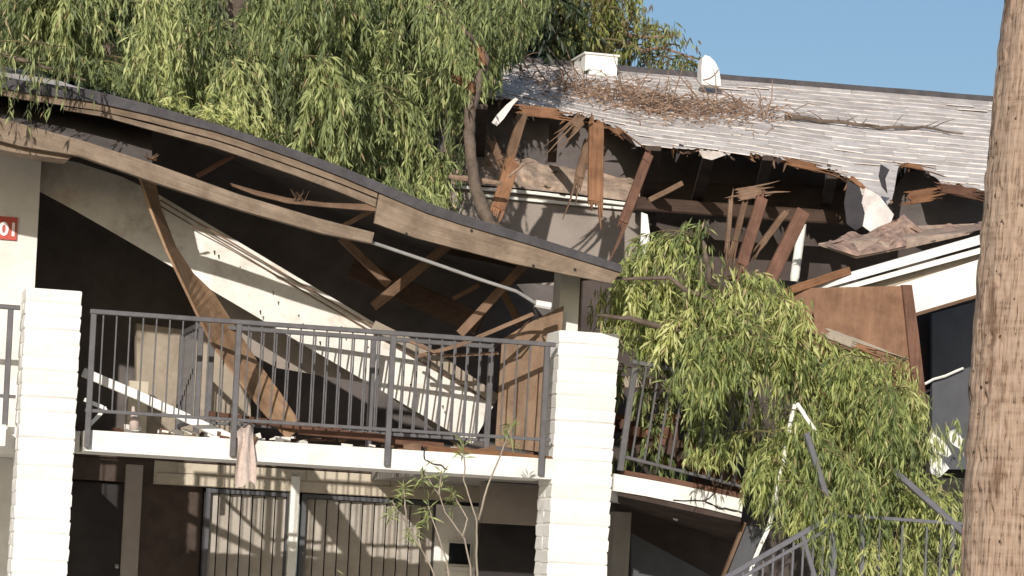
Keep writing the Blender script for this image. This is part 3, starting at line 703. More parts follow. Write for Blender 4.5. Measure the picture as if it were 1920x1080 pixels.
# hanging felt, loose flaps at the tear
flp = []
for pts, Y, mt, nm in (
    ([(1622, 352), (1648, 366), (1662, 384), (1676, 402), (1668, 424), (1652, 449), (1634, 436), (1618, 424), (1622, 400), (1616, 380)], 1.55, 'shingle', 'hanging_flap'),
    ([(1590, 338), (1612, 352), (1620, 378), (1624, 420), (1605, 432), (1588, 420), (1583, 380)], 1.7, 'felt', 'felt_sheet'),
    ([(966, 183), (950, 196), (932, 215), (922, 230), (932, 236), (945, 222), (962, 197), (972, 186)], 2.7, 'shingle2', 'hanging_flap'),
    ([(1310, 282), (1350, 284), (1362, 290), (1335, 300), (1318, 296)], 2.3, 'shingle', 'hanging_flap'),
    ([(1595, 346), (1640, 362), (1660, 385), (1640, 380), (1610, 362)], 1.7, 'shingle', 'hanging_flap'),
    ([(1652, 308), (1648, 330), (1654, 350), (1664, 362), (1660, 335), (1668, 318)], 2.0, 'felt', 'felt_sheet')):
    q = MB(); q.poly(line(pts, [Y, Y - .15, Y]), .012); q.build(nm, mt, tr_)
for pts, wd, k, mt, Y in (([(972, 206), (1062, 216)], 20, 6, 'fresh', 3.0), ([(1475, 303), (1545, 318)], 15, 5, 'fresh', 2.5), ([(1150, 240), (1180, 262)], 14, 4, 'fresh', 2.9),
                          ([(1090, 222), (1062, 252)], 24, 7, 'tanw', 2.8), ([(1700, 372), (1762, 362)], 26, 6, 'fresh', 2.2), ([(1760, 352), (1842, 364)], 18, 5, 'redwood', 1.9),
                          ([(1380, 366), (1440, 356)], 24, 6, 'tanw', 2.6), ([(1590, 330), (1632, 362)], 9, 4, 'fresh', 2.0), ([(1695, 308), (1745, 318)], 9, 3, 'fresh', 2.3), ([(1800, 362), (1845, 374)], 12, 4, 'redwood', 1.9)):
    q = MB(); q.splinter(at(*pts[0], Y), at(*pts[1], Y), pm(wd, Y), .04, k, .06, .16); q.build('splintered_sheathing', mt, tr_)
# ragged fibres and scraps hanging along the tear
for mt_, nn_ in (('tanw', 46), ('fresh', 14), ('felt', 30)):
    q = MB()
    for i in range(nn_):
        x = random.uniform(900, 1845); y = ip(MONO, x); p = roofpt(x, y - 2) - V((0, 0, .03)); l = random.uniform(.04, .17)
        d = V((random.gauss(0, .9), random.uniform(-.5, .1), -abs(random.gauss(.5, .4)))).normalized() * l; w_ = random.uniform(.012, .05)
        q.sweep([p - d * .3, p + d * .4 + V((0, .01, 0)), p + d], [w_, w_ * .8, w_ * .15], .012)
    kind(q.build('torn_fibres', mt_, tr_), 'stuff')
# rafters under the deck
for px0, py0, px1, py1, wd in ((1330, 290, 1300, 400, 26), (1440, 296, 1420, 380, 24), (1225, 278, 1215, 400, 34), (1040, 215, 1035, 300, 20), (1560, 330, 1545, 400, 24), (905, 200, 900, 290, 22)):
    q = MB(); q.sweep([at(px0, py0, 3.3), at(px1, py1, 5.0)], pm(wd), .05); q.build('rafter', 'umber', tr_)
# broken posts hanging or standing below the tear
for pts, wd, Y, mt, k, lb in (
    ([(980, 214), (950, 318)], 19, 3.0, 'tanw', 1, 'brown broken rafter slanting just right of the snapped tree trunk'),
    ([(962, 300), (926, 414)], 27, 2.9, 'fresh', 4, 'orange split timber standing at the foot of the snapped tree trunk'),
    ([(920, 262), (948, 322)], 16, 3.2, 'tanw', 3, 'short brown offcut crossing behind the slanting rafter'),
    ([(1118, 226), (1116, 402)], 29, 3.0, 'fresh', 4, 'thick upright orange post hanging from the torn eave in front of the taupe wall'),
    ([(1104, 262), (1080, 356)], 17, 3.1, 'tanw', 4, 'narrow brown timber leaning against the thick hanging post'),
    ([(1218, 285), (1160, 440)], 18, 3.2, 'redwood', 3, 'red brown timber slanting above the left end of the fallen foliage'),
    ([(1278, 344), (1216, 376)], 10, 3.6, 'tanw', 1, 'thin tan stick lying nearly level under the torn eave'),
    ([(1370, 372), (1362, 480)], 8, 2.6, 'tanw', 2, 'thinnest upright splinter in the cluster above the foliage'),
    ([(1397, 378), (1372, 476)], 11, 2.55, 'tanw', 2, 'second thin splinter leaning inside the cluster above the foliage'),
    ([(1430, 366), (1384, 520)], 22, 2.5, 'redwood', 3, 'broad red brown timber leaning in the splinter cluster'),
    ([(1476, 394), (1416, 474)], 12, 2.6, 'tanw', 2, 'short tan timber leaning between two broad red brown ones'),
    ([(1506, 396), (1440, 530)], 27, 2.4, 'redwood', 1, 'broadest smooth red brown timber leaning over the foliage'),
    ([(1592, 508), (1480, 545)], 16, -.2, 'fresh', 1, 'orange board lying along the top of the brown panel'),
    ([(1548, 625), (1625, 652)], 20, -.55, 'tan', 3, 'grey split board poking out of the foliage over the brown panel'),
    ([(1600, 645), (1650, 664)], 13, -.6, 'fresh', 3, 'short orange splinter poking out of the foliage over the brown panel')):
    q = MB(); p0, p1 = at(*pts[0], Y), at(*pts[1], Y - .1)
    if k > 1: q.splinter(p0, p1, pm(wd, Y), .05, k, .05, .18)
    else: q.sweep([p0, p1], pm(wd, Y), .05, 4, jit=.004)
    tag(q.build('broken_timber', mt, None, org=p1), lb, 'timber', 'snapped timbers below the torn eave')
q = MB(); q.tube(line([(1504, 420), (1490, 520), (1488, 530)], 4.5), [pm(10), pm(11), pm(8)], 10, 3); tag(q.build('downpipe', 'frame', None, True, org=at(1490, 525, 2.3)), 'white round pipe under the torn eave, its lower end sunlit', 'pipe')
q = MB(); q.poly(line([(1203, 398), (1214, 402), (1219, 440), (1212, 482), (1200, 480), (1202, 440)], 1.2), .02); tag(q.build('torn_strip', 'panelwhite', None, org=at(1208, 482, 1.2)), 'torn white strip standing up out of the foliage', 'strip')

# pink insulation sheet over the right gable
ins = thing('ceiling_sheet', 'broken ceiling sheet carrying pink insulation above the white sloping fascia', 'ceiling sheet', tuple(at(1650, 460, .6)))
q = MB(); q.poly([at(1535, 456, .3), at(1606, 481, .0), at(1700, 462, -.05), at(1818, 436, -.1), at(1850, 418, .35), at(1700, 424, .4), at(1590, 446, .35)], .02, (0, .6, -1)); q.build('sheet', 'lump', ins)
lumps('insulation', [(1556, 450), (1590, 436), (1625, 440), (1660, 416), (1695, 405), (1725, 426), (1750, 436), (1780, 416), (1815, 424), (1850, 412)], [(1542, 459), (1575, 470), (1606, 480), (1650, 472), (1685, 464), (1715, 458), (1745, 452), (1780, 445), (1815, 436), (1850, 428)], -.07, 'pink', ins, .10)
q = MB(); q.poly(line([(1652, 392), (1700, 420), (1740, 440), (1790, 420), (1950, 400), (1950, 340), (1700, 320)], 4.9), .05); q.build('dark_gap_sheet', 'void', ins)  # dark sheet painted in as the shade of the roof hole

# white sloping fascia assembly at right
fa = thing('gable_fascia', 'white sloping gable fascia with trim strips beside the palm trunk', 'fascia', tuple(at(1750, 540, -.1)))
def fas(nm, a, b, c, d, Y, th, mt):
    q = MB(); q.ribbon(line([a, b], Y), line([d, c], Y), th, 3, nrm=(0, 1, 0)); q.build(nm, mt, fa)
fas('top_trim', (1500, 538), (1850, 437), (1850, 455), (1545, 541), -.22, .3, 'panelwhite')
fas('lower_trim', (1560, 541), (1850, 461), (1850, 472), (1600, 540), -.17, .25, 'panelwhite')
fas('shadow_line_strip', (1600, 541), (1850, 472), (1850, 482), (1660, 541), -.05, .15, 'tan')  # darker strip drawn as the shadow line below the trim
fas('fascia_face', (1640, 548), (1850, 482), (1850, 548), (1650, 606), -.1, .1, 'panelwhite')
fas('bottom_edge', (1650, 606), (1850, 547), (1850, 553), (1650, 613), -.12, .12, 'tanw')
# brown panel
bp_ = thing('brown_panel', 'large reddish brown panel standing behind the fallen foliage at right', 'panel', tuple(at(1600, 790, -.35)))
q = MB(); q.poly([at(1462, 541, -.25), at(1692, 536, -.4), at(1716, 770, -.4), at(1650, 815, -.4), at(1475, 720, -.25)], .03); q.build('sheet', 'redply', bp_)
q = MB(); q.poly([at(1692, 534, -.43), at(1710, 534, -.43), at(1722, 620, -.43), at(1740, 775, -.43), at(1717, 778, -.43), at(1704, 650, -.43)], .06); q.build('edge_board', 'redwood', bp_)
# white plaster scraps by the palm
for pts, lb in (([(1748, 812), (1770, 828), (1786, 850), (1776, 858), (1752, 846), (1744, 828)], 'upper cracked white plaster chunk in the leaves by the palm trunk'),
                ([(1744, 858), (1762, 856), (1780, 878), (1762, 895), (1745, 888)], 'lower white plaster chunk in the leaves by the palm trunk'),
                ([(1775, 815), (1796, 806), (1806, 826), (1800, 842), (1784, 832)], 'white plaster chunk touching the edge of the palm trunk')):
    q = MB(); q.poly(line(pts, -.5), .06, (.2, 1, .3)); tag(q.build('plaster_chunk', 'panelwhite', None, org=at(*pts[-1], -.5)), lb, 'plaster', 'white plaster chunks by the palm')

# roof vents
vt = thing('roof_vent', 'boxy white vent standing on the ridge of the torn roof', 'roof vent', tuple(at(1118, 130, 8.2)))
q = MB(); a = at(1088, 132, 8.2); b = at(1149, 112, 8.2); q.box((a.x, 8.0, a.z - .15), (b.x, 8.6, b.z)); q.build('hood', 'panelwhite', vt)
q = MB(); q.box((a.x - .02, 7.98, b.z), (b.x + .02, 8.62, b.z + .02)); q.build('lid', 'panelwhite', vt)
vt = thing('roof_vent', 'rounded white half dome vent near the ridge of the torn roof', 'roof vent', tuple(at(1333, 160, 7.2)))
prof = [(1316, 158), (1315, 128), (1317, 110), (1322, 103), (1331, 106), (1341, 116), (1348, 130), (1351, 148), (1352, 161)]
q = MB(); q.poly(line(prof, 7.2), .22, (.1, 1, 0)); q.build('hood', 'panelwhite', vt)
q = MB(); q.tube(line([(1318, 150), (1330, 147), (1340, 140), (1347, 130)], 7.19), .006, 4); q.build('seam', 'taupe', vt)

# ------------------------------------------------------------------ foliage
def leaves(P, D, L, W, tint):
    """P base (n,3), D unit dir, L length, W width -> verts, tris"""
    n = len(P); up = rng.normal(size=(n, 3)); sd = np.cross(D, up); sd /= np.linalg.norm(sd, axis=1)[:, None] + 1e-9
    nn = np.cross(sd, D); mid = P + D * (L * .45)[:, None] + nn * (L * .06)[:, None]
    tip = P + D * L[:, None] - np.array([0, 0, 1]) * (L * .12)[:, None]
    a = mid + sd * (W * .5)[:, None] - nn * (W * .18)[:, None]; b = mid - sd * (W * .5)[:, None] - nn * (W * .18)[:, None]
    v = np.stack([P, a, tip, b, mid], 1).reshape(-1, 3); i = np.arange(n) * 5
    f = np.stack([np.stack([i, i+1, i+4], 1), np.stack([i+1, i+2, i+4], 1), np.stack([i+2, i+3, i+4], 1), np.stack([i+3, i, i+4], 1)], 1).reshape(-1, 3)
    return v, f, np.repeat(tint, 4)
def tri_mesh(name, v, f, tint, mat, parent):
    me = bpy.data.meshes.new(name); off = np.array(wloc(parent)); v = v - off
    me.vertices.add(len(v)); me.vertices.foreach_set('co', v.astype(np.float32).ravel())
    me.loops.add(len(f) * 3); me.loops.foreach_set('vertex_index', f.astype(np.int32).ravel())
    me.polygons.add(len(f)); me.polygons.foreach_set('loop_start', np.arange(len(f), dtype=np.int32) * 3)
    me.update(calc_edges=True)
    at_ = me.attributes.new('tint', 'FLOAT', 'FACE'); at_.data.foreach_set('value', tint.astype(np.float32))
    me.materials.append(MT[mat]); o = bpy.data.objects.new(name, me); C.objects.link(o); o.parent = parent
    WLOC[o.name] = V(off); return o
def strands(st, d0, ln, K, droop, wob):
    n = len(st); p = st.copy(); d = d0.copy(); out = [p.copy()]; ds = ln / K
    for k in range(K):
        d = d + np.array([0, 0, -droop]) + rng.normal(size=(n, 3)) * wob; d /= np.linalg.norm(d, axis=1)[:, None]
        p = p + d * ds[:, None]; out.append(p.copy())
    return np.stack(out, 1)
def fol_from(paths, sp, Lr, Wr, ctint, mask=None, spread=.75, skip=.15):
    n, K1, _ = paths.shape; ln = np.linalg.norm(np.diff(paths, axis=1), axis=2).sum(1)
    cnt = np.maximum(2, (ln / sp).astype(int)); idx = np.repeat(np.arange(n), cnt)
    t = skip + (1 - skip) * rng.random(len(idx)); f = t * (K1 - 1) - 1e-6; k = np.clip(f.astype(int), 0, K1 - 2); fr = (f - k)[:, None]
    P = paths[idx, k] * (1 - fr) + paths[idx, k + 1] * fr; T = paths[idx, k + 1] - paths[idx, k]; T /= np.linalg.norm(T, axis=1)[:, None] + 1e-9
    D = T * .7 + rng.normal(size=P.shape) * spread * .6 + np.array([0, 0, -.35]); D /= np.linalg.norm(D, axis=1)[:, None]
    L = rng.uniform(*Lr, len(P)); W = rng.uniform(*Wr, len(P)); L *= rng.uniform(.6, 1.12, len(P)); tint = np.clip(ctint[idx] + rng.normal(size=len(P)) * .18, 0, .93); tint[rng.random(len(P)) < .035] = 1
    ok = ~under_roof(P) & ~under_roof(P + D * L[:, None]); P, D, L, W, tint = P[ok], D[ok], L[ok], W[ok], tint[ok]
    if mask is not None:
        x, y = proj(P + D * (L * .7)[:, None]); x = x + rng.normal(size=len(x)) * 7; y = y + rng.normal(size=len(x)) * 9
        ok = inpoly(mask, x, y); P, D, L, W, tint = P[ok], D[ok], L[ok], W[ok], tint[ok]
    return leaves(P, D, L, W, tint)
FRX = np.array([p.x for p in FR]); FRZ = np.array([p.z for p in FR])
def under_roof(P):                                 # leaves cannot grow inside the attic of the front roof
    zr = np.interp(P[:, 0], FRX, FRZ) + np.interp(P[:, 0], FRX, np.array(SLP)) * (P[:, 1] + .36) + .02
    return (P[:, 1] > -.36) & (P[:, 1] < 5.1) & (P[:, 2] < zr) & (P[:, 0] < FRX[-1])
def inpoly(P, x, y):
    c = np.zeros(len(x), bool); j = len(P) - 1
    for i in range(len(P)):
        xi, yi = P[i]; xj, yj = P[j]
        c ^= ((yi > y) != (yj > y)) & (x < (xj - xi) * (y - yi) / (yj - yi + 1e-9) + xi); j = i
    return c
def sample(P, n):
    xs = [p[0] for p in P]; ys = [p[1] for p in P]; X_, Y_ = [], []
    while len(X_) < n:
        a = rng.uniform(min(xs), max(xs), n); b = rng.uniform(min(ys), max(ys), n); ok = inpoly(P, a, b); X_ += list(a[ok]); Y_ += list(b[ok])
    return np.array(X_[:n]), np.array(Y_[:n])
def canopy(poly, nclus, per, Yf, ln, droop, sp, Lr, Wr, mat, parent, name='foliage', crad=.16, mask=None, wob=.12, upb=.3, twig=None, tlo=.15, thi=.75):
    cx, cy = sample(poly, nclus); ctr = np.array([at(a, b, Yf(a, b)) for a, b in zip(cx, cy)])
    ct = rng.uniform(tlo, thi, nclus); idx = np.repeat(np.arange(nclus), per)
    st = ctr[idx] + rng.normal(size=(len(idx), 3)) * crad
    d0 = rng.normal(size=(len(idx), 3)); d0[:, 2] = np.abs(d0[:, 2]) * upb; d0 /= np.linalg.norm(d0, axis=1)[:, None]
    pth = strands(st, d0, rng.uniform(*ln, len(idx)), 9, droop, wob)
    v, f, t = fol_from(pth, sp, Lr, Wr, np.clip(ct[idx] + rng.normal(size=len(idx)) * .12, 0, 1), mask)
    o = kind(tri_mesh(name, v, f, t, mat, parent), 'stuff')
    if twig:
        mb = MB()
        sel = rng.choice(len(pth), min(twig, len(pth)), replace=False)
        for s_ in sel:
            pp = pth[s_][::2]
            if mask is not None:
                x, y = proj(pp); ok = inpoly(mask, x, y)
                if not ok.all(): continue
            mb.tube([V(p) for p in pp], [.005, .002], 3)
        if mb.v: kind(mb.build('twigs', 'greentwig', parent), 'stuff')
    return o

def boughs(poly, nb, per, Yf, spine, ln, sp, Lr, Wr, mat, parent, name='foliage', mask=None, droop=.42, sdroop=.16, tlo=.2, thi=.75, up=.35, twig=400, spread=.6, thick=.007):
    """arching boughs, each with its own curtain of hanging leafy strands"""
    cx, cy = sample(poly, nb); st = np.array([at(a, b, Yf(a, b)) for a, b in zip(cx, cy)])
    an = rng.uniform(0, 2 * np.pi, nb); d0 = np.stack([np.cos(an), np.sin(an) * .8 - .25, np.full(nb, up)], 1); d0 /= np.linalg.norm(d0, axis=1)[:, None]
    sp_ = strands(st, d0, rng.uniform(*spine, nb), 6, sdroop, .06)
    ct = rng.uniform(tlo, thi, nb); idx = np.repeat(np.arange(nb), per); m_ = len(idx)
    t = rng.random(m_) ** .8 * 5.999; k = t.astype(int); fr = (t - k)[:, None]
    P = sp_[idx, k] * (1 - fr) + sp_[idx, k + 1] * fr; T = sp_[idx, k + 1] - sp_[idx, k]; T /= np.linalg.norm(T, axis=1)[:, None]
    d = T * .6 + rng.normal(size=(m_, 3)) * .38; d /= np.linalg.norm(d, axis=1)[:, None]
    pth = strands(P, d, rng.uniform(*ln, m_), 9, droop, .09)
    v, f, tt = fol_from(pth, sp, Lr, Wr, np.clip(ct[idx] + rng.normal(size=m_) * .13, 0, 1), mask, spread, .05)
    kind(tri_mesh(name, v, f, tt, mat, parent), 'stuff')
    mb = MB()
    def okp(pp):
        if under_roof(pp).any(): return False
        if mask is None: return True
        x, y = proj(pp); return bool(inpoly(mask, x, y).all())
    for i in range(nb):
        if okp(sp_[i]): mb.tube([V(p) for p in sp_[i]], [thick, thick * .4], 4)
    for i in rng.choice(m_, min(twig, m_), replace=False):
        if okp(pth[i][::3]): mb.tube([V(p) for p in pth[i][::3]], [.003, .0015], 3)
    if mb.v: kind(mb.build('twigs', 'greentwig', parent), 'stuff')

# big tree behind the front roof
bt_ = thing('willow_tree', 'large drooping green tree standing behind the collapsed front roof', 'tree', (at(420, 300, 5).x, 5.5, 0))
bc = wloc(bt_)
q = MB(); q.tube([(bc.x, 5.5, 0), (bc.x + .1, 5.5, 3), (bc.x - .1, 5.6, 5.5), (bc.x + .2, 5.7, 8)], [.34, .28, .24, .14], 14, 5, .02); q.build('trunk', 'bark', bt_, True)
for a_ in ((-60, 40), (150, -30), (300, 60), (600, 40), (760, 30), (880, 90)):
    q = MB(); e = at(a_[0], a_[1], 5.2); q.tube([(bc.x, 5.5, 5.0), V((bc.x, 5.5, 6.2)).lerp(e, .5) + V((0, 0, .3)), e], [.12, .08, .03], 8, 4, .03); q.build('branch', 'bark', bt_, True)
T1 = [(-80, -90), (1040, -90), (1020, 30), (990, 85), (950, 125), (930, 180), (880, 190), (858, 260), (875, 330), (850, 420), (640, 420), (420, 320), (200, 160), (-80, 112)]
boughs(T1, 120, 26, lambda x, y: rng.uniform(2.0, 3.6) + (1.3 if x > 760 else 0), (.35, .8), (.35, .95), .024, (.075, .15), (.013, .023), 'leafA', bt_, mask=T1, twig=500)
boughs([(x, y - 20) for x, y in T1], 70, 26, lambda x, y: rng.uniform(4.2, 5.8), (.5, .9), (.4, 1.0), .03, (.09, .16), (.016, .026), 'leafA', bt_, mask=T1, tlo=.05, thi=.5, twig=100)
dk = thing('gap_shade_tree', 'added dark tree giving the gaps of the big drooping tree their shade', 'tree', (at(300, 200, 9.5).x, 9.5, 0))
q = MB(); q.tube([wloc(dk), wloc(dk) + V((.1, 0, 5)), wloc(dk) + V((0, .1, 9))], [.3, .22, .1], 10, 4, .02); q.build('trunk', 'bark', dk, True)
canopy([(-120, -120), (980, -120), (960, 60), (900, 150), (880, 420), (640, 420), (300, 260), (-120, 180)], 260, 22, lambda x, y: rng.uniform(8.2, 10.5), (.4, .9), .2, .035, (.12, .2), (.03, .05), 'leafE', dk, crad=.3, tlo=.1, thi=.6)  # added tree whose dark leaves shade the gaps of the big crown
T1b = [(-80, 60), (60, 70), (185, 100), (170, 215), (108, 250), (92, 280), (60, 210), (30, 300), (10, 320), (-10, 260), (-80, 240)]
boughs([(-70, 60), (140, 85), (150, 110), (60, 112), (-60, 105)], 8, 4, lambda x, y: rng.uniform(-1.0, -.6), (.15, .4), (.25, .6), .03, (.07, .13), (.012, .020), 'leafA', bt_, mask=T1b, tlo=.3, thi=.7, twig=80)
T1c = [(290, 192), (380, 200), (470, 240), (430, 245), (330, 215)]
canopy(T1c, 26, 10, lambda x, y: rng.uniform(.2, .8), (.15, .3), .2, .02, (.06, .11), (.012, .02), 'leafB', bt_, crad=.06, tlo=.4, thi=.9)
q = MB(); q.tube([at(-100, 20, .6), at(-20, 90, -.5), at(60, 120, -.7), at(160, 150, -.75)], [.03, .02, .012, .006], 6, 4, .015); q.build('branch', 'bark', bt_)

# tree behind the ridge, partly bare
rt = thing('far_tree', 'sparse yellow green tree with sky gaps behind the right roof ridge', 'tree', (at(1130, 60, 11).x, 11.5, 0))
rc = wloc(rt)
q = MB(); q.tube([(rc.x - .5, 11.5, 0), (rc.x - .4, 11.5, 4), at(1060, 60, 11.5), at(1075, -80, 11.5)], [.26, .22, .12, .08], 10, 5, .03); q.build('trunk', 'bark', rt, True)
for e in ((1000, 10), (1090, -20), (1140, 20), (1200, 40), (1262, 70), (1300, 110), (1170, 80), (1030, 60), (960, 30)):
    q = MB(); b = at(*e, 11 + random.uniform(-1, 1)); a = at(1062, 110, 11.5); q.tube([a, a.lerp(b, .5) + V((0, 0, .18)), b], [.05, .03, .01], 6, 4, .04); q.build('branch', 'twig', rt)
T2 = [(930, -90), (1150, -90), (1200, -10), (1215, 40), (1270, 55), (1290, 95), (1335, 100), (1310, 145), (1230, 142), (1150, 135), (940, 118)]
boughs(T2, 105, 13, lambda x, y: rng.uniform(10, 12.5), (.4, .9), (.3, .75), .05, (.08, .15), (.018, .032), 'leafC', rt, mask=T2, droop=.28, tlo=.1, thi=.85, twig=300, thick=.012)

# snapped trunk in front of the tear
tk = thing('snapped_trunk', 'grey snapped tree trunk with orange broken stubs in front of the torn roof', 'tree', tuple(at(918, 425, 2.2)))
q = MB(); q.tube(line([(926, 430), (908, 398), (894, 360), (885, 310), (880, 262), (881, 215), (888, 178), (894, 158)], 2.3), [pm(14, 2), pm(13, 2), pm(11.5, 2), pm(11, 2), pm(11, 2), pm(11, 2), pm(13, 2), pm(10, 2)], 14, 4, .008); q.build('trunk', 'bark', tk, True)
q = MB(); q.tube(line([(893, 165), (903, 135), (912, 112), (906, 96)], 2.3), [pm(10), pm(9), pm(8), pm(5)], 9, 3, .006); q.build('upper_stub', 'bark', tk, True)
q = MB()
for i in range(7): q.sweep([at(906 + random.uniform(-6, 6), 122, 2.22), at(902 + random.uniform(-10, 9), 88 + random.uniform(-4, 16), 2.22)], [.028, .006], .03)
kind(q.build('broken_top', 'fresh', tk), 'stuff'); q = MB()
for i in range(8): q.sweep([at(888, 166 + random.uniform(-7, 6), 2.2), at(852 + random.uniform(-6, 10), 146 + random.uniform(-8, 9), 2.15)], [.04, .006], .035)
kind(q.build('broken_stub', 'fresh', tk), 'stuff')
q = MB(); q.tube(line([(905, 100), (880, 66), (845, 34), (800, 12)], [2.3, 2.1, 2.0]), [pm(4), pm(5), pm(4), pm(3)], 8, 4, .01); q.build('limb', 'bark', tk, True)
q = MB(); q.tube(line([(842, 330), (880, 336), (940, 344)], 2.5), [.02, .03, .02], 6, 3, .01); q.tube(line([(955, 330), (985, 306), (1000, 303)], 2.6), [.015, .012, .004], 5, 3, .01); q.build('side_branch', 'twig', tk)

# brush pile on the roof
br = thing('brush_pile', 'long heap of dry brown twigs and dead leaves lying on the torn roof', 'brush', tuple(roofpt(1250, 215)))
mb = MB()
BP = [(960, 142), (1010, 160), (1080, 176), (1150, 188), (1230, 205), (1300, 214), (1380, 218), (1480, 226)]
for i in range(440):
    x = random.triangular(930, 1490, 1230); y = ip(BP, x) + random.gauss(0, 12 if random.random() < .8 else 22)
    if y < ip(RIDGE, x) + 4: continue
    p = roofpt(x, y, random.uniform(.02, .12)); an = random.uniform(0, 6.28); l = random.uniform(.08, .34)
    d = V((math.cos(an), math.sin(an) * .6, random.uniform(-.12, .4))) * l
    mb.tube([p, p + d * .5 + V((0, 0, random.uniform(-.02, .05))), p + d], [.006, .003], 3)
for i in range(26):
    x = random.uniform(960, 1480); p = roofpt(x, ip(BP, x) + random.uniform(-10, 10), .05); d = V((random.uniform(-.6, .3), random.uniform(-.2, .2), random.uniform(.1, .45)))
    mb.tube([p, p + d * .5 + V((.02, 0, .03)), p + d], [.010, .003], 4, 2, .01)
kind(mb.build('twigs', 'twig', br), 'stuff')
n = 1700; xs = np.array([random.triangular(940, 1490, 1230) for _ in range(n)]); ys = np.array([ip(BP, x) for x in xs]) + rng.normal(size=n) * 13
P = np.array([roofpt(x, max(y, ip(RIDGE, x) + 3), u) for x, y, u in zip(xs, ys, rng.uniform(.01, .12, n))])
D = rng.normal(size=(n, 3)); D[:, 2] *= .4; D /= np.linalg.norm(D, axis=1)[:, None]
v, f, t = leaves(P, D, rng.uniform(.05, .11, n), rng.uniform(.012, .026, n), np.clip(rng.normal(.45, .25, n), 0, 1))
kind(tri_mesh('dead_leaves', v, f, t, 'leafD', br), 'stuff')
q = MB(); pts = [(1470, 226), (1560, 236), (1650, 246), (1730, 247), (1805, 258)]
q.tube([roofpt(x, y, .04) for x, y in pts], [.03, .02, .018, .008], 7, 4, .012)
for i in range(14):
    x = random.uniform(1500, 1800); p = roofpt(x, ip(pts, x), .05); q.tube([p, p + V((random.uniform(-.25, .3), random.uniform(-.1, .1), random.uniform(.0, .14)))], [.007, .002], 4, 2, .01)
tag(q.build('fallen_branch', 'bark', None, org=roofpt(1640, 246)), 'thin grey bare branch lying on the right part of the torn roof', 'branch')

# fallen tree over the right balcony
ft = thing('fallen_tree', 'toppled leafy green tree draped over the right balcony and stairs', 'tree', tuple(at(1500, 1000, -.2)))
F = [(1090, 600), (1120, 555), (1150, 545), (1140, 470), (1165, 425), (1200, 405), (1230, 430), (1290, 415), (1335, 425), (1310, 462), (1360, 490), (1450, 520), (1500, 560), (1535, 590), (1560, 645), (1640, 640), (1705, 655), (1700, 700), (1740, 760), (1728, 840), (1812, 790), (1812, 960), (1800, 1100), (1560, 1100), (1500, 1020), (1440, 985), (1385, 945), (1390, 890), (1340, 880), (1285, 870), (1290, 770), (1210, 690), (1172, 655), (1150, 622)]
mains = [[(1560, 1110), (1540, 900), (1480, 720), (1400, 600), (1250, 520), (1150, 520)], [(1540, 900), (1600, 760), (1640, 690), (1700, 670)], [(1480, 720), (1330, 640), (1200, 600), (1120, 590)], [(1540, 880), (1640, 800), (1720, 780)], [(1400, 600), (1330, 520), (1310, 440)]]
for k_, b_ in enumerate(mains):
    q = MB(); q.tube(line(b_, [.2, -.2, -.4, -.3]), [.09 if k_ == 0 else .04, .03, .012], 8, 4, .02); q.build('trunk' if k_ == 0 else 'branch', 'bark', ft, True)
def Yfall(x, y): return -.35 + max(0, min(1, (1330 - x) / 110)) * .8 - .55 * max(0, min(1, (y - 500) / 400)) + rng.uniform(-.45, .55)
boughs(F, 92, 20, Yfall, (.3, .75), (.3, .8), .023, (.075, .14), (.012, .019), 'leafB', ft, mask=F, tlo=.2, thi=.85, twig=500)
Fr = [(1530, 640), (1620, 650), (1700, 668), (1735, 765), (1722, 850), (1640, 800), (1560, 760)]
boughs(Fr, 16, 14, lambda x, y: rng.uniform(-1.0, -.55), (.2, .5), (.25, .6), .024, (.075, .14), (.012, .019), 'leafB', ft, mask=F, tlo=.2, thi=.8, twig=100)
Ftop = [(1120, 560), (1230, 470), (1330, 480), (1450, 560), (1540, 640), (1400, 660), (1250, 620), (1120, 600)]
boughs(Ftop, 26, 14, lambda x, y: rng.uniform(-.7, -.1) + max(0, min(1, (1330 - x) / 110)) * .7, (.2, .5), (.2, .5), .026, (.09, .16), (.016, .026), 'leafB', ft, mask=F, tlo=.5, thi=1, twig=200, spread=.85)
F2 = [(1165, 690), (1290, 690), (1300, 870), (1175, 850)]
boughs(F2, 12, 10, lambda x, y: rng.uniform(.2, .9), (.2, .4), (.2, .5), .03, (.08, .14), (.014, .022), 'leafB', ft, tlo=.1, thi=.5, twig=60)

# oleander shoots in front
ol = thing('young_shrub', 'thin young shrub with leaf tufts on bare stems in front of the balcony', 'shrub', (at(880, 1080, -1).x, -1, .12))
YS = -1.0
b0 = at(880, 1100, YS); base = V((b0.x, YS, .12))
stems = [([(830, 1110), (807, 1062), (765, 986), (734, 938)], 1), ([(763, 982), (760, 950), (757, 918)], 1), ([(897, 1100), (893, 1039), (894, 977), (883, 941), (869, 899), (872, 868), (868, 832)], 1),
         ([(884, 1090), (883, 1062), (871, 1011), (835, 960), (824, 930), (793, 882)], 1), ([(824, 928), (826, 905), (828, 884)], 1), ([(897, 975), (914, 913), (939, 851), (958, 800)], 1),
         ([(842, 1090), (838, 1056), (824, 1011), (803, 948)], 1), ([(868, 1004), (876, 972), (849, 924)], 1), ([(790, 1030), (784, 1005), (778, 985)], 1), ([(640, 1110), (646, 1085)], 1)]
LP, LD = [], []
for pts, _ in stems:
    q = MB(); P3 = line(pts, YS)
    if pts[0][1] > 1085: P3 = [V((P3[0].x * .4 + base.x * .6, YS, .12))] + P3
    q.tube(P3, [.010, .007, .005], 6, 3, .004); q.build('stem', 'tan', ol, True)
    tip = P3[-1]
    for _i in range(30):
        d = V((random.gauss(0, 1), random.gauss(0, 1), random.gauss(.25, .8))).normalized(); LP.append(tip + V((0, 0, random.uniform(-.14, .03)))); LD.append(d)
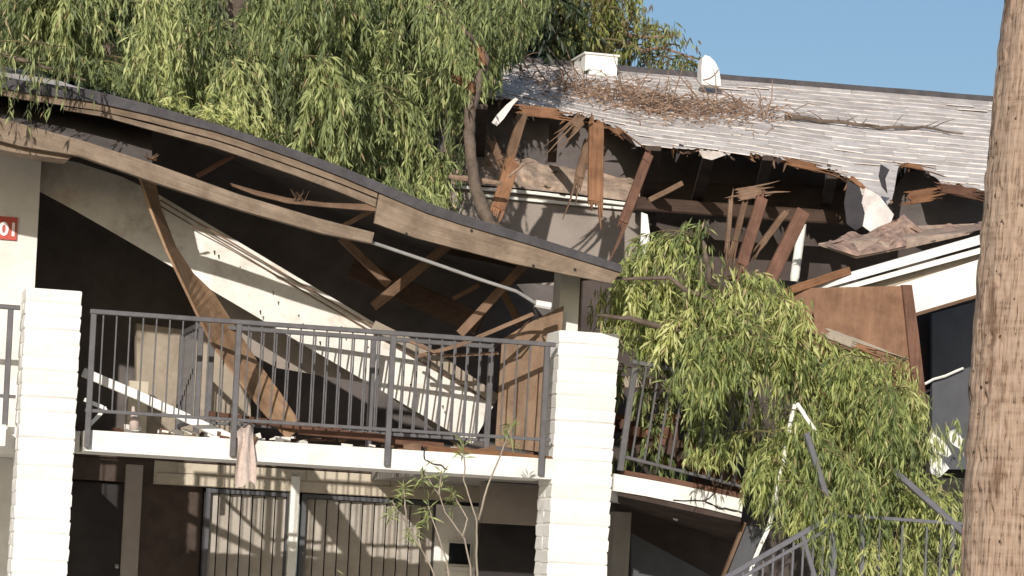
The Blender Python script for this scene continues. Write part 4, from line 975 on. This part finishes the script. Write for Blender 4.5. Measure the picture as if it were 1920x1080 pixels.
n = len(LP); v, f, t = leaves(np.array(LP), np.array(LD), rng.uniform(.07, .15, n), rng.uniform(.010, .016, n), np.clip(rng.normal(.5, .2, n), 0, 1))
kind(tri_mesh('leaf_tufts', v, f, t, 'leafA', ol), 'stuff')

# ------------------------------------------------------------------ stair railing at lower right
sr = thing('stair_railing', 'blue grey bent stair railing in front of the fallen tree at lower right', 'railing', tuple(at(1558, 1080, -1.6)))
YQ = -1.5
for nm, p, q_, wd in (('post', (1562, 960), (1554, 1420), 15), ('hand_rail', (1512, 812), (1561, 966), 10), ('hand_rail', (1553, 972), (1300, 1118), 9), ('lower_rail', (1556, 990), (1300, 1134), 6),
                      ('top_rail', (1560, 965), (1830, 984), 6), ('hand_rail', (1676, 882), (1830, 1020), 11), ('post', (1617, 968), (1611, 1400), 8), ('post', (1786, 984), (1780, 1400), 7),
                      ('brace', (1505, 1005), (1530, 1090), 8)):
    seg(sr, nm, p, q_, wd, 'stair', YQ)
for i in range(10):
    x = 1545 - i * 19; y = 985 + i * 11; seg(sr, 'baluster', (x, y), (x - 14, y + 300), 3.4, 'stair', YQ)
for x in (1650, 1692, 1738, 1765): seg(sr, 'baluster', (x, 978 + (x - 1600) * .07), (x - 12, 1300), 3.4, 'stair', YQ)
q = MB(); q.sweep(line([(1490, 758), (1478, 815), (1471, 852), (1460, 905), (1452, 957), (1437, 998), (1410, 1062), (1400, 1100)], YQ + .62), pm(7), .02, 3, jit=.008)
tag(q.build('white_strip', 'panelwhite', None, org=at(1410, 1065, YQ + .25)), 'long crooked white strip hanging through the fallen foliage', 'strip', 'white strips in the fallen foliage')
q = MB(); q.sweep(line([(1494, 756), (1512, 784), (1536, 818)], YQ + .2), pm(7), .02, 2, jit=.004)
tag(q.build('white_strip', 'panelwhite', None, org=at(1536, 818, YQ + .2)), 'short white strip beside the top of the crooked one in the foliage', 'strip', 'white strips in the fallen foliage')
q = MB(); q.poly(line([(1394, 985), (1440, 990), (1415, 1100), (1352, 1100)], .3), .03); o = q.build('leaning_board', 'greydoor', None, org=at(1380, 1090, .3)); tag(o, 'grey board leaning under the cracked right balcony with a tan edge', 'board')
q = MB(); q.sweep(line([(1396, 980), (1352, 1090)], .28), pm(6), .05); q.build('board_edge', 'tanw', o)
q = MB(); q.poly(line([(1262, 962), (1270, 958), (1274, 968), (1270, 977), (1264, 974)], 1.0), .03); tag(q.build('lamp_stub', 'panelwhite', None, org=at(1268, 968, 1.0)), 'tiny white fitting under the cracked right balcony', 'light fitting')

# ------------------------------------------------------------------ palm trunk, nearest the camera
def palmmat():
    m, n, l, b = newmat('palm_bark')
    a = n.new('ShaderNodeAttribute'); a.attribute_name = 'uvw'
    mp = n.new('ShaderNodeMapping'); mp.inputs['Scale'].default_value = (46, 3.2, 1); l.new(a.outputs['Vector'], mp.inputs[0])
    nz = n.new('ShaderNodeTexNoise'); nz.inputs['Scale'].default_value = 1.5; nz.inputs['Detail'].default_value = 9; nz.inputs['Roughness'].default_value = .68; l.new(mp.outputs[0], nz.inputs['Vector'])
    mp2 = n.new('ShaderNodeMapping'); mp2.inputs['Scale'].default_value = (3, 22, 1); l.new(a.outputs['Vector'], mp2.inputs[0])
    n2 = n.new('ShaderNodeTexNoise'); n2.inputs['Scale'].default_value = 1.4; n2.inputs['Detail'].default_value = 7; l.new(mp2.outputs[0], n2.inputs['Vector'])
    ad = n.new('ShaderNodeMath'); ad.operation = 'MULTIPLY_ADD'; ad.inputs[1].default_value = .30; l.new(n2.outputs['Fac'], ad.inputs[0]); l.new(nz.outputs['Fac'], ad.inputs[2])
    r = ramp(n, [(.47, (.04, .026, .018)), (.545, (.21, .14, .097)), (.63, (.335, .235, .165)), (.85, (.44, .33, .25))]); l.new(ad.outputs[0], r.inputs[0])
    mp3 = n.new('ShaderNodeMapping'); mp3.inputs['Scale'].default_value = (2.2, .95, 1); l.new(a.outputs['Vector'], mp3.inputs[0])
    n3 = n.new('ShaderNodeTexNoise'); n3.inputs['Scale'].default_value = 1.5; n3.inputs['Detail'].default_value = 9; n3.inputs['Roughness'].default_value = .6; l.new(mp3.outputs[0], n3.inputs['Vector'])
    r3 = ramp(n, [(.585, (0, 0, 0)), (.64, (1, 1, 1))]); l.new(n3.outputs['Fac'], r3.inputs[0])
    mx = n.new('ShaderNodeMixRGB'); mx.blend_type = 'MULTIPLY'; mx.inputs[2].default_value = (.55, .49, .45, 1); l.new(r3.outputs[0], mx.inputs[0]); l.new(r.outputs[0], mx.inputs[1])
    mp4 = n.new('ShaderNodeMapping'); mp4.inputs['Scale'].default_value = (17, 8.5, 1); l.new(a.outputs['Vector'], mp4.inputs[0])
    n4 = n.new('ShaderNodeTexNoise'); n4.inputs['Scale'].default_value = 1.6; n4.inputs['Detail'].default_value = 3; l.new(mp4.outputs[0], n4.inputs['Vector'])
    r4 = ramp(n, [(.655, (0, 0, 0)), (.70, (1, 1, 1))]); l.new(n4.outputs['Fac'], r4.inputs[0])
    mx4 = n.new('ShaderNodeMixRGB'); mx4.inputs[2].default_value = (.05, .032, .022, 1); l.new(r4.outputs[0], mx4.inputs[0]); l.new(mx.outputs[0], mx4.inputs[1]); mx = mx4
    l.new(mx.outputs[0], b.inputs['Base Color']); b.inputs['Roughness'].default_value = .95; b.inputs['Specular IOR Level'].default_value = .15
    bp = n.new('ShaderNodeBump'); bp.inputs['Strength'].default_value = .7; bp.inputs['Distance'].default_value = .015; l.new(ad.outputs[0], bp.inputs['Height']); l.new(bp.outputs[0], b.inputs['Normal'])
    return m
MT['palm'] = palmmat()
LE = [(-150, 1893), (0, 1880), (190, 1860), (330, 1846), (500, 1831), (700, 1817), (900, 1806), (1080, 1799), (1150, 1797)]
YP = -8.0; rad = .27
pt = thing('palm_tree', 'thick brown palm trunk standing in front of everything at the edge', 'tree', (at(1880, 1080, YP).x, YP, 0))
pts = [at(ip([(a, b) for a, b in LE], y), y, YP) + cr0 * rad for y in range(-150, 1151, 6)]
lowest = pts[-1]; pts += [V((lowest.x - .0, lowest.y, lowest.z * (1 - i / 24))) for i in range(1, 25)]
N = 120; vs, us, fs = [], [], []
for i, c in enumerate(pts):
    ring = mnoise.noise(V((0, 0, c.z * 9))) * .010
    for j in range(N):
        an = 2 * math.pi * j / N; q_ = V((math.cos(an) * 7, math.sin(an) * 7, c.z * 2.2))
        dsp = mnoise.fractal(q_ * 1.3, 1, 2, 4) * .013 + ring + mnoise.noise(V((math.cos(an) * 2, math.sin(an) * 2, c.z * 12))) * .006
        pit = mnoise.noise(V((math.cos(an) * 15, math.sin(an) * 15, c.z * 10)))
        if pit > .42: dsp -= (pit - .42) * .14
        rr_ = rad + dsp - .012; vs.append(c + V((math.cos(an) * rr_, math.sin(an) * rr_, 0))); us.append((an * rad, c.z, 0))
for i in range(len(pts) - 1):
    for j in range(N):
        k = (j + 1) % N; fs.append((i*N + j, (i+1)*N + j, (i+1)*N + k, i*N + k))
q = MB(); q.add(vs, fs, us); q.build('trunk', 'palm', pt, True)
# crown of the palm, above the picture
cr_top = pts[0]; fm = MB()
for i in range(22):
    an = i * 2.399; el = random.uniform(-.2, .9); d = V((math.cos(an), math.sin(an), el)); P3 = [cr_top + V((0, 0, 14)) + d * t_ + V((0, 0, -.28 * t_ * t_)) for t_ in (0, .6, 1.2, 1.8, 2.3)]
    fm.ribbon([p + V((-.05, .05, 0)) for p in P3], [p + V((.05, -.05, .03)) for p in P3], .01)
q = MB(); q.tube([cr_top, cr_top + V((0, 0, 14))], [rad - .02, .2], 24, 4); q.build('upper_trunk', 'palm', pt, True)
fo = kind(fm.build('fronds', 'greentwig', pt), 'stuff')
